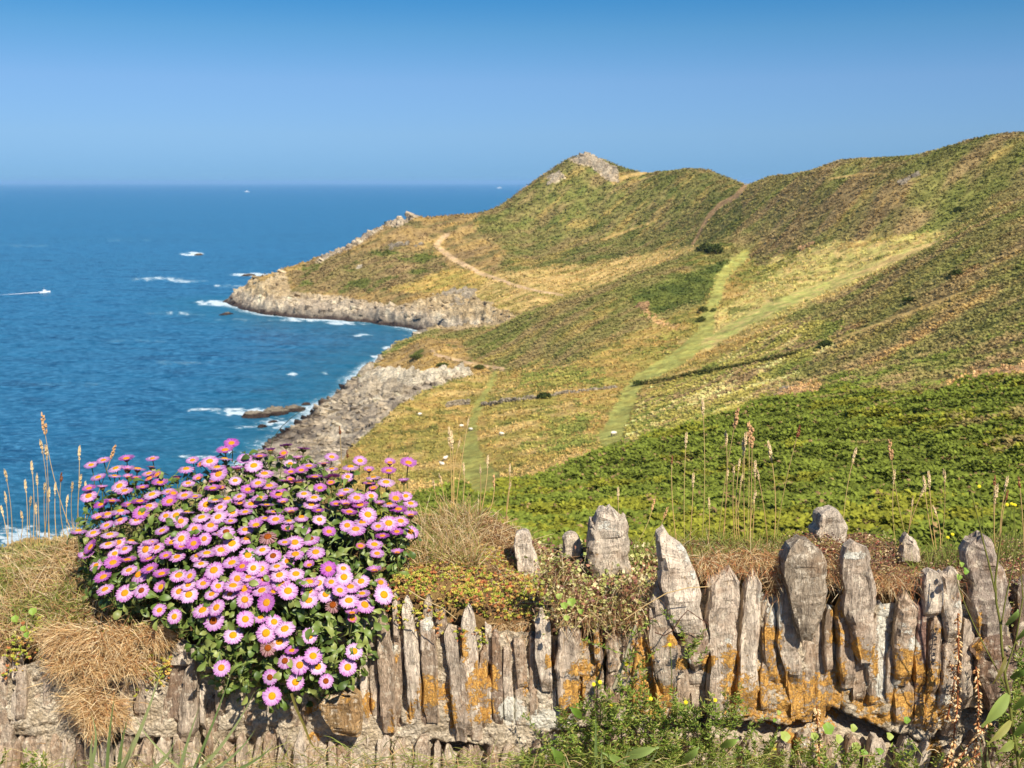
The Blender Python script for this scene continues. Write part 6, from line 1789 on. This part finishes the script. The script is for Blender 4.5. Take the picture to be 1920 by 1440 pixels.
outcrop([(1690,345),(1705,335),(1715,330)], 'small brown crag high on the right hand hill', 10, 1.6, 32, C['rock'] * .6)
outcrop([(1470,730),(1480,726)], 'grey boulder at the edge of the sandy patch', 5, .8, 33, C['rock'])
outcrop([(1510,465),(1520,460)], 'reddish bare bank at the top of the pale field', 6, 1.6, 34, C['sand'])

# cliff edge and shelf get loose slabs so the rock reads broken
# ruined field wall
def ruin(pts, label, hgt, seed, wid=1.0):
    xs = [hit(px, py) for px, py in pts]
    o = empty('field_wall', xs[0], label, 'wall', 'ruined grey walls across the clifftop field')
    r = np.random.default_rng(seed); V, F, Cc, k = [], [], [], 0
    for a, b in zip(xs[:-1], xs[1:]):
        a, b = np.array(a), np.array(b); L_ = np.linalg.norm(b - a); m = max(2, int(L_ / .55))
        for i in range(m):
            for lev in range(int(hgt / .4)):
                c = a + (b - a) * (i + r.uniform(-.3, .3)) / m; c[2] = ground_at(c[0], c[1]) + .12 + lev * .38
                if lev == int(hgt / .4) - 1 and r.random() < .35: continue
                v, f_ = rock_mesh_data(.42 * r.uniform(.7, 1.2), seed + i * 1.3 + lev, .7, 6, 4, .3)
                v = v * np.array([1, wid, 1]); v[:, 0:2] += r.normal(0, .08, 2)
                V.append(v + c - np.array(xs[0])); F.append(f_ + k); k += len(v); Cc.append(np.ones((len(v), 3)) * C['rock'] * r.uniform(.55, 1.0))
    q = mesh_np('stones', np.concatenate(V), np.concatenate(F), np.concatenate(Cc), MAT_ROCK, False); q.parent = o; q['kind'] = 'stuff'
ruin([(838,764),(860,761),(884,758)], 'short grey ruined wall left of the gap in the field', 1.6, 41)
ruin([(904,762),(940,756),(975,753),(1008,748)], 'grey ruined wall right of the gap in the field', 1.5, 42)
ruin([(1018,745),(1060,739),(1110,733),(1160,727)], 'low broken end of the ruined wall reaching the mown track', .9, 43)

# gorse bushes
MAT_BUSH = MAT_SCRUB
def bush(px, py, R, label, col, hh=.8):
    x, y, z = hit(px, py)
    o = empty('gorse_bush', (x, y, z), label, 'bush', 'dark bushes dotted over the slopes')
    n = 420
    d = unit(rng.normal(0, 1, (n, 3))); d[:, 2] = np.abs(d[:, 2])
    rr = R * rng.uniform(.7, 1.05, n) * (1 + .3 * fbm(d[:, 0] * 2 + px, d[:, 1] * 2, 7, 2))
    b = d * rr[:, None] * np.array([1, 1, hh])
    v, f, c = kites(b[:, 0], b[:, 1], b[:, 2], np.full(n, R * .34), 1, 1.2, np.ones((n, 3)) * col, .3, asp=.7, lift=.1)
    q = mesh_np('foliage', v, f, c, MAT_BUSH, False); q.parent = o; q['kind'] = 'stuff'
    tr = tube(np.array([[0, 0, -.2], [.05 * R, 0, R * .3], [.1 * R, 0, R * .55]]), R * .08, R * .03, lin(90,70,50) * .6, 6, None, 'trunk', MAT_BUSH); tr.parent = o
DG = C['dark'] * 1.15; DB = C['green'] * .9
for a_ in ((1340,474,3.6,'big dark bush on the crest where the sandy hill path ends',DG,.8),(1320,470,3.4,'dark green bush left of the crest bush',DB,.6),(1318,585,1.7,'small round bush left of the mown track near the mound',DB,.9),
           (1316,603,1.5,'lowest of the small bushes beside the mown track',DB,.9),(1337,584,1.0,'tiny bush right of the mown track',DB,.9),(1797,397,1.8,'grey green bush high on the right hand hill',DG,.8),
           (1795,518,1.5,'dark bush alone on the brown right hand slope',DG,.7),(1706,568,1.6,'dark green bush beside the dry path on the right slope',DG,.5),(1550,650,1.9,'low dark bush on the hedge line',DG,.5),(783,672,2.4,'green gorse patch on the golden spur',DB,.35),
           (830,688,1.8,'green bush on the slope under the spur path',DB,.5),(900,692,1.8,'dark round bush below the spur path',DB,.6),(1020,746,1.8,'dark bush growing against the ruined wall',DG,.6),(1197,722,1.5,'dark bush where the hedge meets the mown track',DG,.6)):
    bush(*a_)

# hedge bank that carries the wall on
def bank(pts, label, R=1.0):
    xs = [hit(px, py) for px, py in pts]
    B, Cc = [], []
    for a, b in zip(xs[:-1], xs[1:]):
        a, b = np.array(a), np.array(b); m = int(np.linalg.norm(b - a) * 22)
        t = rng.random(m)[:, None]; c = a * (1 - t) + b * t + rng.normal(0, R * .35, (m, 3)) * np.array([1, 1, .5]); c[:, 2] += R * .45; B.append(c)
    B = np.concatenate(B)
    v, f, c = kites(B[:, 0], B[:, 1], B[:, 2], np.full(len(B), R * .5), 2, 1.2, pal(len(B), [C['dark'] * 1.1, C['green'] * .8, C['heath']]), .3, asp=.7)
    o = mesh_np('hedge', v, f, c, MAT_SCRUB, False); tag(o, label, 'hedge', kind=None)
bank([(1205,722),(1250,715),(1300,703),(1380,690),(1440,678),(1500,664)], 'low dark overgrown hedge bank running right from the mown track')

# sheep
g = N('sheep_wool'); tcx = g.n('ShaderNodeTexCoord').outputs['Object']
nn_ = g.noise(tcx, 14, 5, .6)
g.l(g.pbr(g.mix(nn_, lin(206,196,176), lin(240,232,214)), .95, g.bump(nn_, .8, .05), .05), g.out.inputs[0]); MAT_WOOL = g.m
g = N('sheep_face'); g.l(g.pbr(g.mix(g.noise(g.n('ShaderNodeTexCoord').outputs['Object'], 20, 3, .5), lin(90,80,70), lin(130,118,104)), .9), g.out.inputs[0]); MAT_FACE = g.m
def ell(c, r, seed=0, nz_=.0, nu=14, nv=10, rot=0.0):
    V = []
    for i in range(nv + 1):
        th = math.pi * i / nv
        for j in range(nu):
            ph = 2 * math.pi * j / nu; V.append((math.sin(th) * math.cos(ph), math.sin(th) * math.sin(ph), math.cos(th)))
    V = np.array(V); V *= (1 + nz_ * fbm3(V[:, 0] * 3 + seed, V[:, 1] * 3, V[:, 2] * 3, 9, 3))[:, None]
    V = V * np.array(r); cr_, sr_ = math.cos(rot), math.sin(rot)
    V = np.stack([V[:, 0] * cr_ + V[:, 2] * sr_, V[:, 1], -V[:, 0] * sr_ + V[:, 2] * cr_], 1) + np.array(c)
    F = np.array([(i * nu + j, (i + 1) * nu + j, (i + 1) * nu + (j + 1) % nu, i * nu + (j + 1) % nu) for i in range(nv) for j in range(nu)])
    return V, F, np.ones((len(V), 3))
def sheep(px, py, rz, label, graze=True, lying=False, sc=1.0):
    x, y, z = hit(px, py)
    o = empty('sheep', (x, y, z), label, 'sheep', 'sheep in the clifftop field', rz)
    o.scale = (sc,) * 3
    b = .30 if lying else .62
    v, f, c = merge([ell((0, 0, b), (.50, .27, .29), 1, .18, 18, 12), ell((.42, 0, b + (.02 if graze and not lying else .12)), (.22, .15, .19), 2, .1)])
    q = mesh_np('body', v, f, c, MAT_WOOL, True); q.parent = o
    hz = .18 if graze and not lying else b + .26
    v, f, c = merge([ell((.66, 0, hz), (.15, .075, .09), 3, .05, 12, 8, .7 if graze else .2), ell((.58, .10, hz + .06), (.03, .07, .025), 4), ell((.58, -.10, hz + .06), (.03, .07, .025), 4)])
    q = mesh_np('head', v, f, c, MAT_FACE, True); q.parent = o
    if not lying:
        for sx in (-.33, .28):
            for sy in (-.14, .14):
                q = tube(np.array([[sx, sy, .45], [sx - .02, sy, .28], [sx + .01, sy, .14], [sx, sy, -.03]]), .065, .035, lin(120,108,92) * .8, 8, None, 'leg', MAT_FACE); q.parent = o
    else:
        q = mesh_np('legs', *ell((.15, -.2, .1), (.22, .08, .07), 5)[:2], None, MAT_FACE); q.parent = o
sheep(1150, 819, .3, 'sheep standing at the near end of the mown track', True, False, 1.15)
sheep(940, 819, -.4, 'sheep grazing in the middle of the field right of the faint track', True, False, 1.1)
sheep(883, 809, 2.6, 'sheep on the faint green track, the lower of two', True, False, 1.0)
sheep(865, 803, .2, 'sheep on the faint green track, the upper of two', True, False, 1.0)
sheep(787, 781, .5, 'lone sheep near the rocks at the seaward end of the field', True, False, 1.1)
sheep(835, 865, .9, 'white sheep of the pair close together low in the field', False, False, 1.2)
sheep(829, 873, 2.5, 'sheep lying down, the lower of the pair close together', False, True, 1.2)

# boats
g = N('white_boat_paint'); g.l(g.pbr(g.mix(g.noise(g.n('ShaderNodeTexCoord').outputs['Object'], 3, 3, .5), lin(226,228,228), lin(246,246,242)), .35, None, .5), g.out.inputs[0]); MAT_BOAT = g.m
g = N('boat_glass'); g.l(g.pbr(g.mix(g.noise(g.n('ShaderNodeTexCoord').outputs['Object'], 3, 2, .5), lin(40,50,60), lin(60,72,84)), .1, None, .5), g.out.inputs[0]); MAT_BGL = g.m
g = N('wake_foam'); gp = g.n('ShaderNodeNewGeometry').outputs['Position']
fa = g.n('ShaderNodeAttribute', attribute_name='Col').outputs['Fac']
fr = g.ramp(g.math('ADD', fa, g.math('MULTIPLY', g.math('SUBTRACT', g.noise(g.map(gp, (.5, 1.2, 1)), 1.0, 6, .7), .5), 1.4)), [(.45, 0.0), (.75, 1.0)])
df = g.n('ShaderNodeBsdfDiffuse'); df.inputs[0].default_value = (.85, .87, .88, 1); tp = g.n('ShaderNodeBsdfTransparent'); ms = g.n('ShaderNodeMixShader')
g.l(fr, ms.inputs[0]); g.l(tp.outputs[0], ms.inputs[1]); g.l(df.outputs[0], ms.inputs[2]); g.l(ms.outputs[0], g.out.inputs[0]); MAT_WAKE = g.m
def boat(px, py, L_, rz, label, wake=0):
    x, y = W(px, py)
    o = empty('motor_boat', (x, y, 0.0), label, 'boat', 'white boats out on the sea', rz)
    st = np.linspace(-.5, .5, 9); V, F = [], []
    for s in st:
        w = .17 * (1 - max(0, (s + .05) / .55) ** 2.2) + .002; dk = .12 + .07 * max(0, s + .1)
        for (a_, b_) in ((-w, dk), (-w * .8, 0), (0, -.04), (w * .8, 0), (w, dk)): V.append((s * L_, a_ * L_, b_ * L_))
    for i in range(8):
        for j in range(4): F.append((i * 5 + j, i * 5 + j + 1, (i + 1) * 5 + j + 1, (i + 1) * 5 + j))
        F.append((i * 5 + 4, i * 5, (i + 1) * 5, (i + 1) * 5 + 4))
    q = mesh_np('hull', np.array(V), np.array(F), None, MAT_BOAT, False); q.parent = o
    def bx(nm, x0, x1, w, z0, z1, mat, tp_=.8, par=o):
        v = [(x0, -w, z0), (x1, -w, z0), (x1, w, z0), (x0, w, z0), (x0 + (x1 - x0) * .08, -w * tp_, z1), (x1 - (x1 - x0) * .25, -w * tp_, z1), (x1 - (x1 - x0) * .25, w * tp_, z1), (x0 + (x1 - x0) * .08, w * tp_, z1)]
        q = mesh_np(nm, np.array(v) * L_, np.array([(0, 3, 2, 1), (4, 5, 6, 7), (0, 1, 5, 4), (1, 2, 6, 5), (2, 3, 7, 6), (3, 0, 4, 7)]), None, mat, False); q.parent = par; return q
    bx('cabin', -.15, .22, .12, .12, .24, MAT_BOAT); bx('window', -.12, .20, .123, .165, .21, MAT_BGL, .93); bx('roof', -.16, .12, .11, .242, .27, MAT_BOAT, .95)
    q = tube(np.array([[-.05, 0, .27], [-.05, 0, .42], [-.06, 0, .5]]) * L_, .008 * L_, .004 * L_, lin(220,220,220) * .8, 6, None, 'mast', MAT_BOAT); q.parent = o
    if wake:
        n = 30; V, Cc, F = [], [], []
        for i in range(n):
            t = i / (n - 1); w = (.16 + .5 * t) * L_; xx = (.35 - wake * t) * L_
            for k_, s in enumerate((-1, -.5, 0, .5, 1)):
                V.append((xx, s * w, .55 - .25 * t)); e = (1 - abs(s)) * .2 + .8
                Cc.append(np.ones(3) * max(0, 1.15 * (1 - t) ** 1.3 * e - (.35 if abs(s) == 1 else 0)))
        for i in range(n - 1):
            for j in range(4): F.append((i * 5 + j, (i + 1) * 5 + j, (i + 1) * 5 + j + 1, i * 5 + j + 1))
        wk = mesh_np('boat_wake', np.array(V), np.array(F), np.array(Cc), MAT_WAKE)
        wk.location = (x, y, 0); wk.rotation_euler = (0, 0, rz)
        tag(wk, 'white wake trailing behind the ' + label.split(',')[0].replace('white ', ''), 'wake'); wk['kind'] = 'stuff'
boat(84, 549, 7.0, math.radians(40), 'white speedboat, nearest of the boats, heading right at the left of the bay', 9)
boat(463, 360, 36.0, math.radians(170), 'tiny white boat far out near the horizon, left of the headland', 0)
boat(936, 353, 60.0, math.radians(175), 'distant white boat near the horizon just left of the summit hill', 0)
